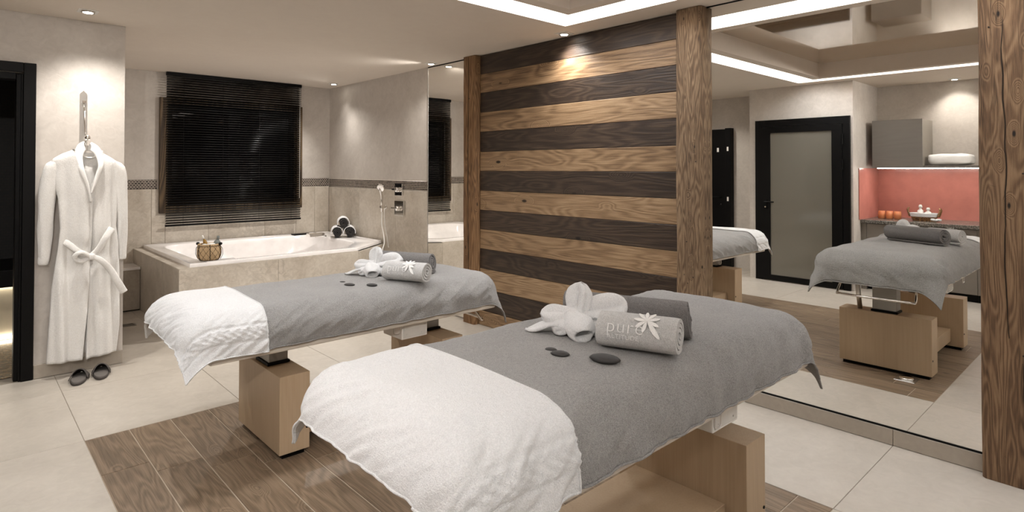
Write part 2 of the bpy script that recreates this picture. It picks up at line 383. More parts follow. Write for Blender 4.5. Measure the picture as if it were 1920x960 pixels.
cl = thing('cove_light', 'warm white LED band glowing around the recessed ceiling', 'light', ((CX0+CX1)/2, (CY0+CY1)/2, CEIL+.13))
ring(G(), CX0, CX1, CY0, CY1, SW, CEIL+.13, CEIL+.145).build('led_band', 'led', cl)
struct(G().box(CX0+SW+FW, CX1-SW-FW, CY0+SW+FW, CY1-SW-FW, CEIL+.145, CEIL+.19).build('ceiling_stretch', 'glossy'), 'glossy beige stretch ceiling in the recess')

# downlights
def downlight(x, y, label, tgt, energy=1.0, blend=.6, size=70, beam=None):
    t = thing('downlight', label, 'light', (x, y, CEIL), 'recessed ceiling downlights')
    g = G(); s_ = .055
    ring(g, x-s_, x+s_, y-s_, y+s_, .018, CEIL-.004, CEIL+.002); g.build('trim_plate', 'white', t)
    G().lathe((x, y, CEIL-.012), [(.036, .010), (.037, 0), (.030, .001), (.028, .010)], 20).build('bezel', 'chrome', t, True)
    G().lathe((x, y, CEIL-.0115), [(.028, .0), (.028, .004)], 20).build('lens', 'lens', t)
    L = bpy.data.lights.new('downlight_beam', 'SPOT'); L.energy = SPOT*energy; L.color = WARM; L.spot_size = math.radians(size); L.spot_blend = blend; L.shadow_soft_size = .03
    o = bpy.data.objects.new('downlight_beam', L); COL.objects.link(o); o.parent = t
    o.location = (0, 0, -.03); d = Vector(tgt)-Vector((x, y, CEIL-.03)); o.rotation_euler = d.to_track_quat('-Z', 'Y').to_euler()
    if beam:
        L2 = L.copy(); L2.energy = SPOT*beam[1]; L2.spot_size = math.radians(beam[2]); L2.spot_blend = 1.0
        o2 = bpy.data.objects.new('downlight_beam', L2); COL.objects.link(o2); o2.parent = t; o2.location = (0, 0, -.03)
        o2.rotation_euler = (Vector(beam[0])-Vector((x, y, CEIL-.03))).to_track_quat('-Z', 'Y').to_euler()
downlight(.617, 4.768, beam=((.62, 4.90, 0), .30, 116), label='square recessed downlight above the hanging bathrobe', tgt=(1.1, 4.2, 0), energy=1.1, blend=.9, size=140)
downlight(3.333, 6.77, 'recessed downlight in the corner above the rolled bath towels', (1.9, 6.0, .3), 2.1, 1.0, 125, ((3.40, 6.74, 0), .14, 84))
downlight(3.385, 4.81, 'recessed downlight in front of the narrow mirror strip', (1.6, 5.9, .4), 3.2, 1.0, 118)
downlight(3.385, 3.06, 'recessed downlight above the striped wood panelling', (3.36, 3.02, 0), .85, 1.0, 128)
downlight(-1.33, 1.54, 'recessed downlight above the wrapped bag on the shelf, seen in the mirror', (-1.35, 1.5, 0), .5, .9, 120)
downlight(-.56, -.45, 'recessed downlight in the ceiling beside the cove, behind the camera', (1.9, 6.6, 1.1), 3.0, .7, 90)
downlight(-.60, 4.35, 'added unseen fill downlight in the ceiling between the dark doorway and the frosted door', (-.3, 4.3, 0), .8, .9, 140)  # out-of-view lamp, added to brighten the left end of the room


# ---------------------------------------------------------------- mirrors, panelling, posts
mr = thing('wall_mirror', 'large wall mirror between two old timber posts', 'mirror', (XR-.02, 1.25, .09))
G().box(XR-.006, XR-.001, .548, 1.945, .092, 2.432).build('mirror_pane', 'mirror', mr)
G().box(XR-.010, XR-.001, .548, 1.945, .084, .0915).build('bottom_rail', 'black', mr)
G().box(XR-.010, XR-.001, .548, 1.945, 2.4325, 2.4395).build('top_rail', 'black', mr)
mr = thing('wall_mirror', 'narrow full height mirror strip beside the shower wall', 'mirror', (XR-.02, 4.7, .0))
G().box(XR-.008, XR-.001, 4.36, 5.012, .01, 2.430).build('mirror_pane', 'mirror', mr)
G().box(XR-.012, XR-.001, 4.36, 5.012, 2.4305, 2.4395).build('top_rail', 'black', mr)
G().box(XR-.011, XR-.001, 5.0125, 5.0185, .01, 2.4305).build('side_trim', 'steel', mr)
sk = struct(G().box(XR-.004, XR-.001, .55, 1.93, .002, .085).build('baseboard_right', 'grout'))
for a, b in ((.55, .915), (.915, 1.93)): slab(0, -1, a+.001, b-.001, .002, .082, XR-.012, .008).build('skirting_tile', 'skirt', sk)
pn = thing('wood_panelling', 'wall panelling of alternating dark and light oak planks', 'wall panel', (XR-.02, 3.15, 0))
zb = [2.436, 2.266, 2.096, 1.918, 1.742, 1.560, 1.386, 1.209, 1.034, .861, .685, .506, .324, .130]
for i in range(13):
    o = slab(0, -1, 2.126, 4.170, zb[i+1]+.001, zb[i]-.001, XR-.022+random.uniform(-.001, .001), .019, .0022).build('plank', 'plank_d' if i % 2 == 0 else 'plank_l', pn)
slab(0, -1, 2.126, 4.170, .002, .128, XR-.034, .030, .003).build('plinth_board', 'plank_l', pn)
def post(y0, y1, xf, label, mat, seed, z1=CEIL-.001):
    t = thing('timber_post', label, 'post', (XR-.04, (y0+y1)/2, 0))
    rnd = random.Random(seed); nz = 60; P = []
    pts = [(xf, y0), (xf, y1), (XR-.002, y1), (XR-.002, y0)]
    prof = []
    c = .012
    base = [(xf, y0+c), (xf, (y0*2+y1)/3), (xf, (y0+2*y1)/3), (xf, y1-c), (xf+c, y1), (XR-.002, y1), (XR-.002, y0), (xf+c, y0)]
    for i in range(nz+1):
        z = .001+(z1-.002)*i/nz; row = []
        for (x, y) in base:
            nx = noise.noise(Vector((seed+y*3, z*2.3, x*5)))*.004+noise.noise(Vector((seed+9+y*8, z*9, 1)))*.002
            ny = noise.noise(Vector((seed+31, z*1.7, y*4)))*.005
            if x > XR-.01: nx = 0
            row.append(Vector((x+nx, y+ny, z)))
        P.append(row)
    g = G(); g.grid(P, True); n = len(base); N = len(g.V); g.F += [tuple(range(n)), tuple(range(N-n, N))]
    auto(g.build('beam', mat, t), 50)
    for q in range(5):
        z = rnd.uniform(.2, 2.2); y = rnd.uniform(y0+.03, y1-.03); G().lathe((xf+.0015, y, z), [(.004, 0), (.004, .004), (.001, .005)], 8, (-1, 0, 0)).build('nail', 'wire', t)
    return t
post(1.936, 2.118, 3.42, 'weathered timber post between the wood panelling and the big mirror', 'post', 3)
lp = post(4.178, 4.352, 3.42, 'timber post between the wood panelling and the mirror strip', 'post_w', 11)
bp = post(.270, .548, 3.43, 'massive dark timber post at the right edge of the big mirror', 'post_d', 23)
def crack(parent, pts, r):
    g = G(); q = []
    for p, p2 in zip(pts[:-1], pts[1:]):
        for i in range(12): t_ = i/12; q.append(Vector(p)*(1-t_)+Vector(p2)*t_)
    q = [p+Vector((0, .004*noise.noise(Vector((p.z*9, 2, 1)))+.002*noise.noise(Vector((p.z*31, 5, 1))), 0)) for p in q]
    n_ = len(q); g.tube(q, [r*(.35+.65*math.sin(PI*i/(n_-1))) for i in range(n_)], 6).build('crack', 'wire', parent)
crack(bp, [(3.431, .455, 2.43), (3.431, .462, 1.9), (3.431, .450, 1.45), (3.431, .458, 1.0), (3.431, .445, .62)], .0042)
crack(bp, [(3.431, .400, .55), (3.431, .392, .2), (3.431, .396, .02)], .003)
crack(bp, [(3.431, .540, 1.42), (3.431, .50, 1.395), (3.431, .46, 1.385)], .0022)
crack(bp, [(3.431, .535, 1.34), (3.431, .49, 1.325), (3.431, .452, 1.33)], .0022)

# ---------------------------------------------------------------- venetian blind
BX0, BX1, BZ0, BZ1, BY = 1.612, 3.085, .79, 2.436, 7.135
bl = thing('venetian_blind', 'black venetian blind hanging over the window', 'blind', (2.35, BY, BZ0))
G().rbox(BX0, BX1, BY-.02, BY+.02, BZ1-.035, BZ1, .003).build('head_rail', 'black', bl)
G().rbox(BX0, BX1, BY-.016, BY+.016, BZ0, BZ0+.02, .003).build('bottom_rail', 'black', bl)
ns = 60; tl = math.radians(38)
sm = None
for i in range(ns):
    z = BZ0+.036+(BZ1-.05-BZ0-.036)*i/(ns-1)
    if sm is None:
        P = []
        for tq in (-1, -.4, .4, 1):
            c_ = .0022*(1-tq*tq); dy, dz = .0145*tq, c_
            yy = dy*math.cos(tl)-dz*math.sin(tl); zz = -dy*math.sin(tl)*-1*-1+dz*math.cos(tl)
            P.append([Vector((BX0+.004, BY+yy, z+zz)), Vector((BX1-.004, BY+yy, z+zz))])
        g = G(); g.grid(P); o = g.build('slat', 'slat', bl, True); sm = (o.data, z)
        md = o.modifiers.new('thick', 'SOLIDIFY'); md.thickness = .0008
        first = o
    else:
        o = first.copy(); COL.objects.link(o); o.parent = bl; o.location = (0, 0, z-sm[1])
for x in (1.78, 2.18, 2.58, 2.96):
    G().tube([(x, BY-.0150, BZ0+.02), (x, BY-.0150, BZ1-.035)], .0014, 6).build('ladder_cord', 'black', bl)
G().tube([(3.03, BY-.024, BZ1-.04), (3.03, BY-.024, 1.30)], .003, 8).build('tilt_wand', 'black', bl)
G().tube([(3.06, BY-.022, BZ1-.04), (3.06, BY-.022, 1.05)], .0015, 6).build('pull_cord', 'white', bl)

# ---------------------------------------------------------------- bath
TX0, TY0, TZ = 1.34, 5.47, .572
foot = [(TX0, TY0), (2.97, TY0), (3.486, 5.86), (3.486, YF-.012), (TX0, YF-.012)]
sr = thing('bath_surround', 'beige stone surround boxing in the white bathtub', 'bath surround', (2.4, 6.3, 0))
for (q, (xa, ya, xb, yb2)) in enumerate(((TX0+.0115, TY0+.0115, 2.95, TY0+.05), (TX0+.0115, TY0+.051, TX0+.05, YF-.013))): G().box(xa, xb, ya, yb2, .0, TZ-.002).build('core', 'grout', sr)
for a, b in ((TX0, 2.16), (2.16, 2.97)): slab(1, -1, a+.001, b-.001, .002, TZ-.001, TY0, .011).build('front_panel', 'stone', sr)
d = Vector((3.486-2.97, 5.86-TY0)).normalized(); nn = Vector((d.y, -d.x))
g = G(); A = Vector((2.972, TY0)); B_ = Vector((3.484, 5.858)); g.prism([tuple(A), tuple(B_), tuple(B_-nn*.011), tuple(A-nn*.011)], .002, TZ-.001); g.build('corner_panel', 'stone', sr)
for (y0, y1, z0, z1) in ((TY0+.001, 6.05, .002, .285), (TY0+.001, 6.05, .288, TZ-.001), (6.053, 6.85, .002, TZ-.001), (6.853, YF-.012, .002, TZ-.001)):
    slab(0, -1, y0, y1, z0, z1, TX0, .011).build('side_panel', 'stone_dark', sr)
G().box(TX0, TX0+.18, TY0, YF-.012, TZ-.0005, TZ+.006).build('deck', 'stone', sr); G().box(TX0+.18, 2.97, TY0, TY0+.10, TZ-.0005, TZ+.006).build('deck', 'stone', sr)
# tub
crack(lp, [(3.421, 4.27, 2.43), (3.421, 4.275, 1.5), (3.421, 4.268, .6), (3.421, 4.272, .02)], .0045)
tb = thing('bathtub', 'white acrylic corner bathtub with moulded armrest', 'bathtub', (2.4, 6.3, TZ))
def castpoly(poly, c, th):
    dx, dy = math.cos(th), math.sin(th); best = 1e9
    for i in range(len(poly)):
        ax, ay = poly[i]; bx, by = poly[(i+1) % len(poly)]
        ex, ey = bx-ax, by-ay; den = dx*ey-dy*ex
        if abs(den) < 1e-9: continue
        t = ((ax-c[0])*ey-(ay-c[1])*ex)/den; s_ = ((ax-c[0])*dy-(ay-c[1])*dx)/den
        if t > 0 and -1e-6 <= s_ <= 1+1e-6: best = min(best, t)
    return best
tc_ = (2.42, 6.37)
outer = [(TX0+.085, TY0+.012), (2.955, TY0+.012), (3.47, 5.88), (3.47, YF-.03), (TX0+.085, YF-.03)]
inner = [(TX0+.22, TY0+.14), (2.85, TY0+.14), (3.20, 5.95), (3.20, YF-.22), (TX0+.22, YF-.15)]
NA = 160
ths = [2*PI*i/NA for i in range(NA)]
# make sure corners are exact
for p in outer:
    th = math.atan2(p[1]-tc_[1], p[0]-tc_[0]) % (2*PI); i = min(range(NA), key=lambda i_: abs(((ths[i_]-th+PI) % (2*PI))-PI)); ths[i] = th
ro = [castpoly(outer, tc_, t) for t in ths]; ri0 = [castpoly(inner, tc_, t) for t in ths]
def sm_(a, k_):
    n = len(a); return [sum(a[(i+j) % n] for j in range(-k_, k_+1))/(2*k_+1) for i in range(n)]
ri = sm_(sm_(ri0, 3), 3); rb = sm_(sm_(ri0, 12), 12)
zt = TZ+.038
def ringp(r, z, f=1.0): return [Vector((tc_[0]+math.cos(t)*rr*f, tc_[1]+math.sin(t)*rr*f, z)) for t, rr in zip(ths, r)]
def mixr(f): return [a*(1-f)+b*f for a, b in zip(ri, rb)]
rows = [ringp(ro, TZ+.007), ringp(ro, zt-.006), ringp([r-.004 for r in ro], zt), ringp([r-.03 for r in ro], zt), ringp([r-.034 for r in ro], zt-.004),
        ringp([r+.012 for r in ri], zt-.005), ringp([r+.002 for r in ri], zt-.009), ringp([r-.006 for r in ri], zt-.02)]
for kz in range(1, 13):
    f = kz/12; z = zt-.02-.40*f
    row = []
    for t, rr, r2 in zip(ths, ri, rb):
        r_ = (rr*(1-f)+r2*f)-.006-.10*f
        # armrest hump on the long walls
        dl = ((t-math.radians(128)+PI) % (2*PI))-PI; dl2 = ((t-math.radians(236)+PI) % (2*PI))-PI
        hump = max(0, 1-(dl/.42)**2)+max(0, 1-(dl2/.42)**2)
        hz = .10+.13*hump
        r_ -= .15*hump*(1/(1+math.exp(-((.40*f)-(.26-.16*hump))*60)))
        row.append(Vector((tc_[0]+math.cos(t)*r_, tc_[1]+math.sin(t)*r_, z)))
    rows.append(row)
last = rows[-1]; cz = last[0].z
for f in (.85, .4, .02): rows.append([Vector((tc_[0]+(p.x-tc_[0])*f, tc_[1]+(p.y-tc_[1])*f, cz-.02*(1-f)-.01)) for p in last])
g = G(); g.grid(rows, True); auto(g.build('tub_shell', 'acrylic', tb), 40)
G().box(1.56, 1.80, TY0+.018, TY0+.10, TZ+.0385, TZ+.044).build('rim_plate', 'acrylic', tb)
g = G(); g.rbox(3.03, 3.17, 6.60, 6.72, TZ+.04, TZ+.058, .004); g.build('spout_base', 'chrome', tb)
g = G(); g.prism([(6.60, TZ+.05), (6.72, TZ+.05), (6.70, TZ+.085), (6.62, TZ+.085)], 2.97, 3.15, 0); g.build('waterfall_spout', 'chrome', tb)
G().rbox(2.96, 3.16, 7.02, 7.12, TZ+.036, TZ+.048, .003).build('control_pad', 'black', tb)
G().tube([(3.14, 7.05, TZ+.05), (3.20, 7.10, TZ+.055), (3.28, 7.12, TZ+.04)], .006, 8).build('control_lead', 'steel', tb)
# ledge beside bath
ld = thing('stone_ledge', 'low stone ledge with pale top left of the bath', 'ledge', (1.11, 7.04, 0))
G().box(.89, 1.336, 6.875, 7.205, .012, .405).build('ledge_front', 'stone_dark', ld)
G().rbox(.887, 1.338, 6.86, 7.207, .405, .43, .003).build('ledge_top', 'acrylic', ld)
G().box(.89, 1.336, 6.89, 7.2, .0, .012).build('toe_gap', 'black', ld)

# rolled towels helper (spiral)
def roll(name, label, p0, p1, R, mat, turns=4.0, sq=1.0, wob=.0, seed=0, cat='towel', group=None, flat=1.0, thick=None, parent=None, nl=14, end_in=.0, wedge=0.0):
    """spiral rolled towel, axis p0->p1 (centre line), lying flat"""
    p0, p1 = Vector(p0), Vector(p1); ax = (p1-p0).normalized(); up = Vector((0, 0, 1)); sd = up.cross(ax).normalized(); L = (p1-p0).length
    rn = random.Random(seed); NT_ = int(turns*30); r0 = R*.10; th = thick or (R-r0)/turns*.66
    path = []
    for i in range(NT_+1):
        f = i/NT_; a = f*turns*2*PI+rn.random()*.0; rr = r0+(R-th/2-r0)*f
        rr *= 1+wob*math.sin(a*2.3+seed)*(1-f)
        path.append((rr*math.cos(a-PI*.35-turns*2*PI), rr*math.sin(a-PI*.35-turns*2*PI)*flat))
    poly = []
    n = len(path); nor = []
    for i in range(n):
        a = path[max(0, i-1)]; b = path[min(n-1, i+1)]; dx, dy = b[0]-a[0], b[1]-a[1]; l = math.hypot(dx, dy) or 1; nor.append((dy/l, -dx/l))
    outl = [(p[0]+q[0]*th/2, p[1]+q[1]*th/2) for p, q in zip(path, nor)]; inl = [(p[0]-q[0]*th/2, p[1]-q[1]*th/2) for p, q in zip(path, nor)]
    prof = outl+inl[::-1]; m_ = len(prof); g = G(); P = []
    for k_ in range(nl+1):
        t = k_/nl; row = []
        e = min(t, 1-t)*nl; sh = 1-.03*max(0, 1-e)
        for j, (a, b) in enumerate(prof):
            q = (j if j < n else m_-1-j)/n
            wv = wob*R*.35*noise.noise(Vector((seed*3.1+t*4, q*4, 7)))
            bulge = end_in*math.sin(q*turns*6)*(1 if k_ in (0, nl) else 0)
            row.append(p0+ax*(L*t+bulge)+sd*((a*sh+wv)*(1+wedge*(.5-(b/(R*flat)+1)/2)))+up*(b*sh+R*flat))
        P.append(row)
    g.grid(P, True)
    for k_ in (0, nl):
        b0 = k_*m_
        for i in range(n-1): g.F.append((b0+i, b0+i+1, b0+m_-2-i, b0+m_-1-i))
    o = g.build(name, mat, parent, True, None if parent else (p0+p1)/2)
    auto(o, 50)
    if not parent: tag(o, label, cat, group)
    return o
# towels on bath corner
zr = TZ+.0385
def bathroll(c, label, zoff=0):
    x, y = c; a = Vector((x-.050, y-.105, zr+zoff)); b = Vector((x+.050, y+.105, zr+zoff))
    t = thing('rolled_towel', label, 'towel', ((a+b)/2), 'rolled black and white bath towels')
    roll('dark_towel', '', a+(b-a)*.02, b, .058, 'blackterry', 3.2, wob=.05, seed=int(x*100), parent=t, nl=6)
    ax = (b-a).normalized(); sd = Vector((0, 0, 1)).cross(ax); P = []
    for tt in (.06, .3, .6, .9, 1.0):
        P.append([a+(b-a)*tt+sd*math.cos(q)*r_+Vector((0, 0, 1))*(math.sin(q)*r_+.058) for r_, qs in ((.062, range(13)), (.070, range(12, -1, -1))) for q in [PI*(-.08+1.16*i/12) for i in qs]])
    g = G(); g.grid(P, True); n = len(P[0]); g.F += [tuple(range(n)), tuple(range(len(g.V)-n, len(g.V)))]; g.build('white_wrap', 'white_t', t, False)
def brr(c, l, z=0): return bathroll(c, l, z)
brr((3.268, 6.540), 'black and white rolled towel, rear one of the lower pair on the bath rim')
brr((3.395, 6.480), 'black and white rolled towel, front one of the lower pair on the bath rim')
brr((3.332, 6.510), 'black and white rolled towel lying on top of two others on the bath rim', .106)

# wire basket on bath rim
bc = Vector((1.60, 5.575, TZ+.045)); bk = thing('wire_basket', 'wire basket lined with burlap on the bath corner', 'basket', bc)
prof = [(.072, .0), (.088, .02), (.097, .06), (.094, .10), (.086, .135), (.084, .14)]
G().lathe(bc, prof+[(.079, .14), (.080, .13), (.088, .10), (.090, .06), (.080, .02), (.065, .006)], 28).build('burlap_lining', 'burlap', bk, True)
G().lathe(bc+Vector((0, 0, .118)), [(.0905, 0), (.089, .022), (.0865, .022), (.0865, 0)], 28).build('ribbon', 'burlap', bk, True)
def prf(t):
    z = .14*t
    for (r0, z0), (r1, z1) in zip(prof[:-1], prof[1:]):
        if z0 <= z <= z1+1e-6: return r0+(r1-r0)*(z-z0)/(z1-z0), z
    return prof[-1]
g = G()
for k_ in range(12):
    for s_ in (-1, 1):
        pts = []
        for i in range(9):
            t = i/8; r, z = prf(t); a = 2*PI*k_/12+s_*t*1.1; pts.append(bc+Vector((math.cos(a)*(r+.001), math.sin(a)*(r+.001), z)))
        g.tube(pts, .0011, 5)
g.build('wire_mesh', 'wire', bk)
g = G()
for k_ in range(6):
    a = 2*PI*(k_+.3)/6; g.tube([bc+Vector((math.cos(a)*(prf(i/8)[0]+.004), math.sin(a)*(prf(i/8)[0]+.004), prf(i/8)[1])) for i in range(9)], .0024, 6)
for z, r in ((.001, .073), (.128, .088)): g.tube([bc+Vector((math.cos(2*PI*i/24)*r, math.sin(2*PI*i/24)*r, z)) for i in range(24)], .0028, 6, closed=True)
g.build('wire_ribs', 'wire', bk)
for s_ in (-1, 1):
    e = CR.normalized()*s_; g = G(); g.tube([bc+e*.085+Vector((0, 0, .135)), bc+e*.115+Vector((0, 0, .10)), bc+e*.118+Vector((0, 0, .05)), bc+e*.098+Vector((0, 0, .008))], .002, 6)
    h = g.build('handle', 'wire', bk, True); G().lathe(bc+e*.098+Vector((0, 0, .140)), [(.003, -.016), (.012, -.010), (.013, 0), (.012, .010), (.003, .016)], 12, CF*1.0).build('grip', 'black', h, True)
def bottle(name, label, c, r, h, mat, capm, tilt=(0, 0, 1), cat='bottle'):
    t = thing(name, label, cat, c, 'bottles in the bath basket')
    G().lathe(c, [(r*.9, 0), (r, .006), (r, h*.62), (r*.85, h*.7), (r*.35, h*.78), (r*.35, h*.8)], 18, tilt).build('bottle_body', mat, t, True)
    ax = Vector(tilt).normalized(); G().lathe(Vector(c)+ax*h*.8, [(r*.42, 0), (r*.42, h*.18), (r*.36, h*.2)], 14, tilt).build('cap', capm, t, True)
bottle('toiletry_bottle', 'slim amber bottle with white cap leaning in the bath basket', bc+Vector((.012, .03, .05)), .016, .17, 'amber', 'white', (-.30, .28, 1))
bottle('toiletry_bottle', 'squat grey glass bottle in the bath basket', bc+Vector((.045, -.012, .06)), .027, .15, 'glassy', 'glassy', (.1, -.25, 1))
o = G().lathe(bc+Vector((-.030, .030, .10)), [(.005, -.03), (.025, -.022), (.034, 0), (.030, .02), (.016, .034), (.003, .038)], 20).build('bath_sponge', 'glassy', None, True, bc+Vector((-.03, .03, .1))); o.data.materials[0] = plain('pale_sponge', srgb(196, 200, 196), .9); tag(o, 'pale round bath sponge in the bath basket', 'sponge')
o = G().lathe(bc+Vector((.005, -.035, .132)), [(.005, -.016), (.030, -.012), (.036, 0), (.030, .012), (.005, .016)], 20).build('soap_bar', 'white', None, True, bc+Vector((0, -.03, .13))); tag(o, 'white round soap at the front of the bath basket', 'soap')

# shower fittings on right wall
XS = XR-.0225
t = thing('hand_shower', 'chrome hand shower hanging on the stone shower wall', 'shower head', (XS, 5.79, .95))
G().lathe((XS, 5.79, .985), [(.018, 0), (.020, .004), (.020, .010)], 16, (-1, 0, 0)).build('holder_plate', 'chrome', t, True)
G().rbox(XS-.075, XS, 5.775, 5.805, .972, 1.0, .004).build('holder', 'chrome', t)
G().tube([(XS-.055, 5.79, .93), (XS-.055, 5.79, 1.05), (XS-.060, 5.79, 1.12), (XS-.075, 5.785, 1.17), (XS-.085, 5.775, 1.20)], [.010, .011, .013, .016, .012], 12).build('shower_handle', 'chrome', t, True)
G().lathe((XS-.078, 5.772, 1.20), [(.012, -.018), (.038, -.010), (.048, 0), (.048, .008), (.040, .014)], 24, (-.8, -.35, -.45)).build('spray_head', 'chrome', t, True)
hs = [(XS-.055, 5.79, .93), (XS-.057, 5.79, .80), (XS-.055, 5.75, .68), (XS-.09, 5.68, .60), (XS-.15, 5.62, .53), (XS-.20, 5.56, .44)]
def smooth_path(pts, n=10):
    pts = [Vector(p) for p in pts]; out = []
    for i in range(len(pts)-1):
        p0, p1, p2, p3 = pts[max(0, i-1)], pts[i], pts[i+1], pts[min(len(pts)-1, i+2)]
        for k_ in range(n):
            t_ = k_/n; out.append(.5*((2*p1)+(-p0+p2)*t_+(2*p0-5*p1+4*p2-p3)*t_**2+(-p0+3*p1-3*p2+p3)*t_**3))
    return out+[pts[-1]]
G().tube(smooth_path(hs), .0055, 8).build('hose', 'plastic', t, True)
G().tube(smooth_path([(XS-.03, 5.78, .97), (XS-.03, 5.77, .80), (XS-.03, 5.72, .66), (XS-.03, 5.69, .55)]), .0045, 8).build('supply_hose', 'plastic', t, True)
def valve(y0, y1, z0, z1, label, lev):
    t = thing('shower_valve', label, 'valve', (XS, (y0+y1)/2, z0))
    G().rbox(XS-.012, XS, y0, y1, z0, z1, .003).build('cover_plate', 'chrome', t)
    ym, zm = (y0+y1)/2, (z0+z1)/2
    G().lathe((XS-.012, ym, zm), [(.026, 0), (.026, .03), (.020, .036)], 20, (-1, 0, 0)).build('knob', 'chrome', t, True)
    G().rbox(XS-.044, XS-.030, ym-.01, ym+lev, zm-.009, zm+.009, .003).build('lever', 'chrome', t)
valve(5.455, 5.600, 1.118, 1.248, 'small square chrome valve on the mosaic band of the shower wall', .085)
valve(5.425, 5.605, .905, 1.062, 'larger square chrome shower valve below the mosaic band', .11)

# ---------------------------------------------------------------- massage beds
def bed(yc, top, label, tag_near):
    x0, x1, wd_ = .70, 2.50, .78
    t = thing('massage_bed', label, 'massage bed', (1.70, yc, 0), 'massage beds')
    zf = top-.172
    for xa, xb in ((1.14, 1.29), (2.10, 2.25)):
        p = G().rbox(xa, xb, yc-.283, yc+.283, .025, .400, .0015, 1).build('base_panel', 'oak', t)
        G().box(xa+.02, xb-.02, yc-.265, yc+.265, .0, .025).build('foot_plinth', 'black', p)
        G().lathe(((xa+xb)/2+.06, yc-.2835, .13), [(.006, 0), (.006, .003)], 10, (0, -1, 0)).build('bolt_hole', 'black', p)
        xm = (xa+xb)/2
        c = G().rbox(xm-.05, xm+.05, yc-.075, yc+.075, .416, zf-.03, .004).build('lift_column', 'greymetal', t)
        G().rbox(xm-.058, xm+.058, yc-.083, yc+.083, .401, .4155, .003).build('column_foot', 'black', c)
    G().rbox(1.2905, 2.0995, yc-.20, yc+.20, .06, .16, .0015, 1).build('base_shelf', 'oak', t)
    G().rbox(x0+.10, x1-.06, yc-wd_/2+.018, yc+wd_/2-.018, zf-.03, zf+.004, .010).build('bed_frame', 'cream', t)
    g = G(); zb_, zt_ = zf+.005, top-.004
    g.rbox(x0+.05, x1-.05, yc-wd_/2+.045, yc+wd_/2-.045, zb_, zt_-.010, .072, 6); g.build('mattress', 'cream', t, True)
    b = G().rbox(1.80, 1.97, yc-.315, yc-.12, zf-.12, zf-.031, .005).build('control_box', 'white', t)
    G().rbox(1.81, 1.96, yc-.319, yc-.3145, zf-.110, zf-.041, .002).build('box_plate', 'plastic', b)
    for (q, z_) in ((1.83, zf-.06), (1.83, zf-.095), (1.93, zf-.095)): G().lathe((q, yc-.319, z_), [(.003, 0), (.003, .002)], 8, (0, -1, 0)).build('screw', 'steel', b)
    g = G(); za = zf-.105; xa = x1-.04
    pts = smooth_path([(xa-.10, yc-.22, zf-.02), (xa-.03, yc-.235, za-.015), (xa, yc-.20, za-.02), (xa+.012, yc, za-.02), (xa, yc+.20, za-.02), (xa-.03, yc+.235, za-.015), (xa-.10, yc+.22, zf-.02)], 8)
    g.tube(pts, .008, 10).build('end_handle', 'chrome', t, True)
    G().tube([(2.20, yc+.16, .401), (2.24, yc+.17, zf-.03)], .016, 10).build('support_strut', 'steel', t, True)
    G().tube(smooth_path([(1.72, yc-.365, zf-.03), (1.72, yc-.365, zf-.06), (1.755, yc-.365, zf-.065), (1.76, yc-.365, zf-.03)], 5), .0025, 6).build('hook', 'steel', t)
    return dict(x0=x0, x1=x1, yc=yc, w=wd_, top=top)
near = bed(1.296, .835, 'oak based massage bed nearer the camera in front of the big mirror', 1)
far = bed(3.145, .750, 'oak based massage bed farther away beside the bathtub', 0)

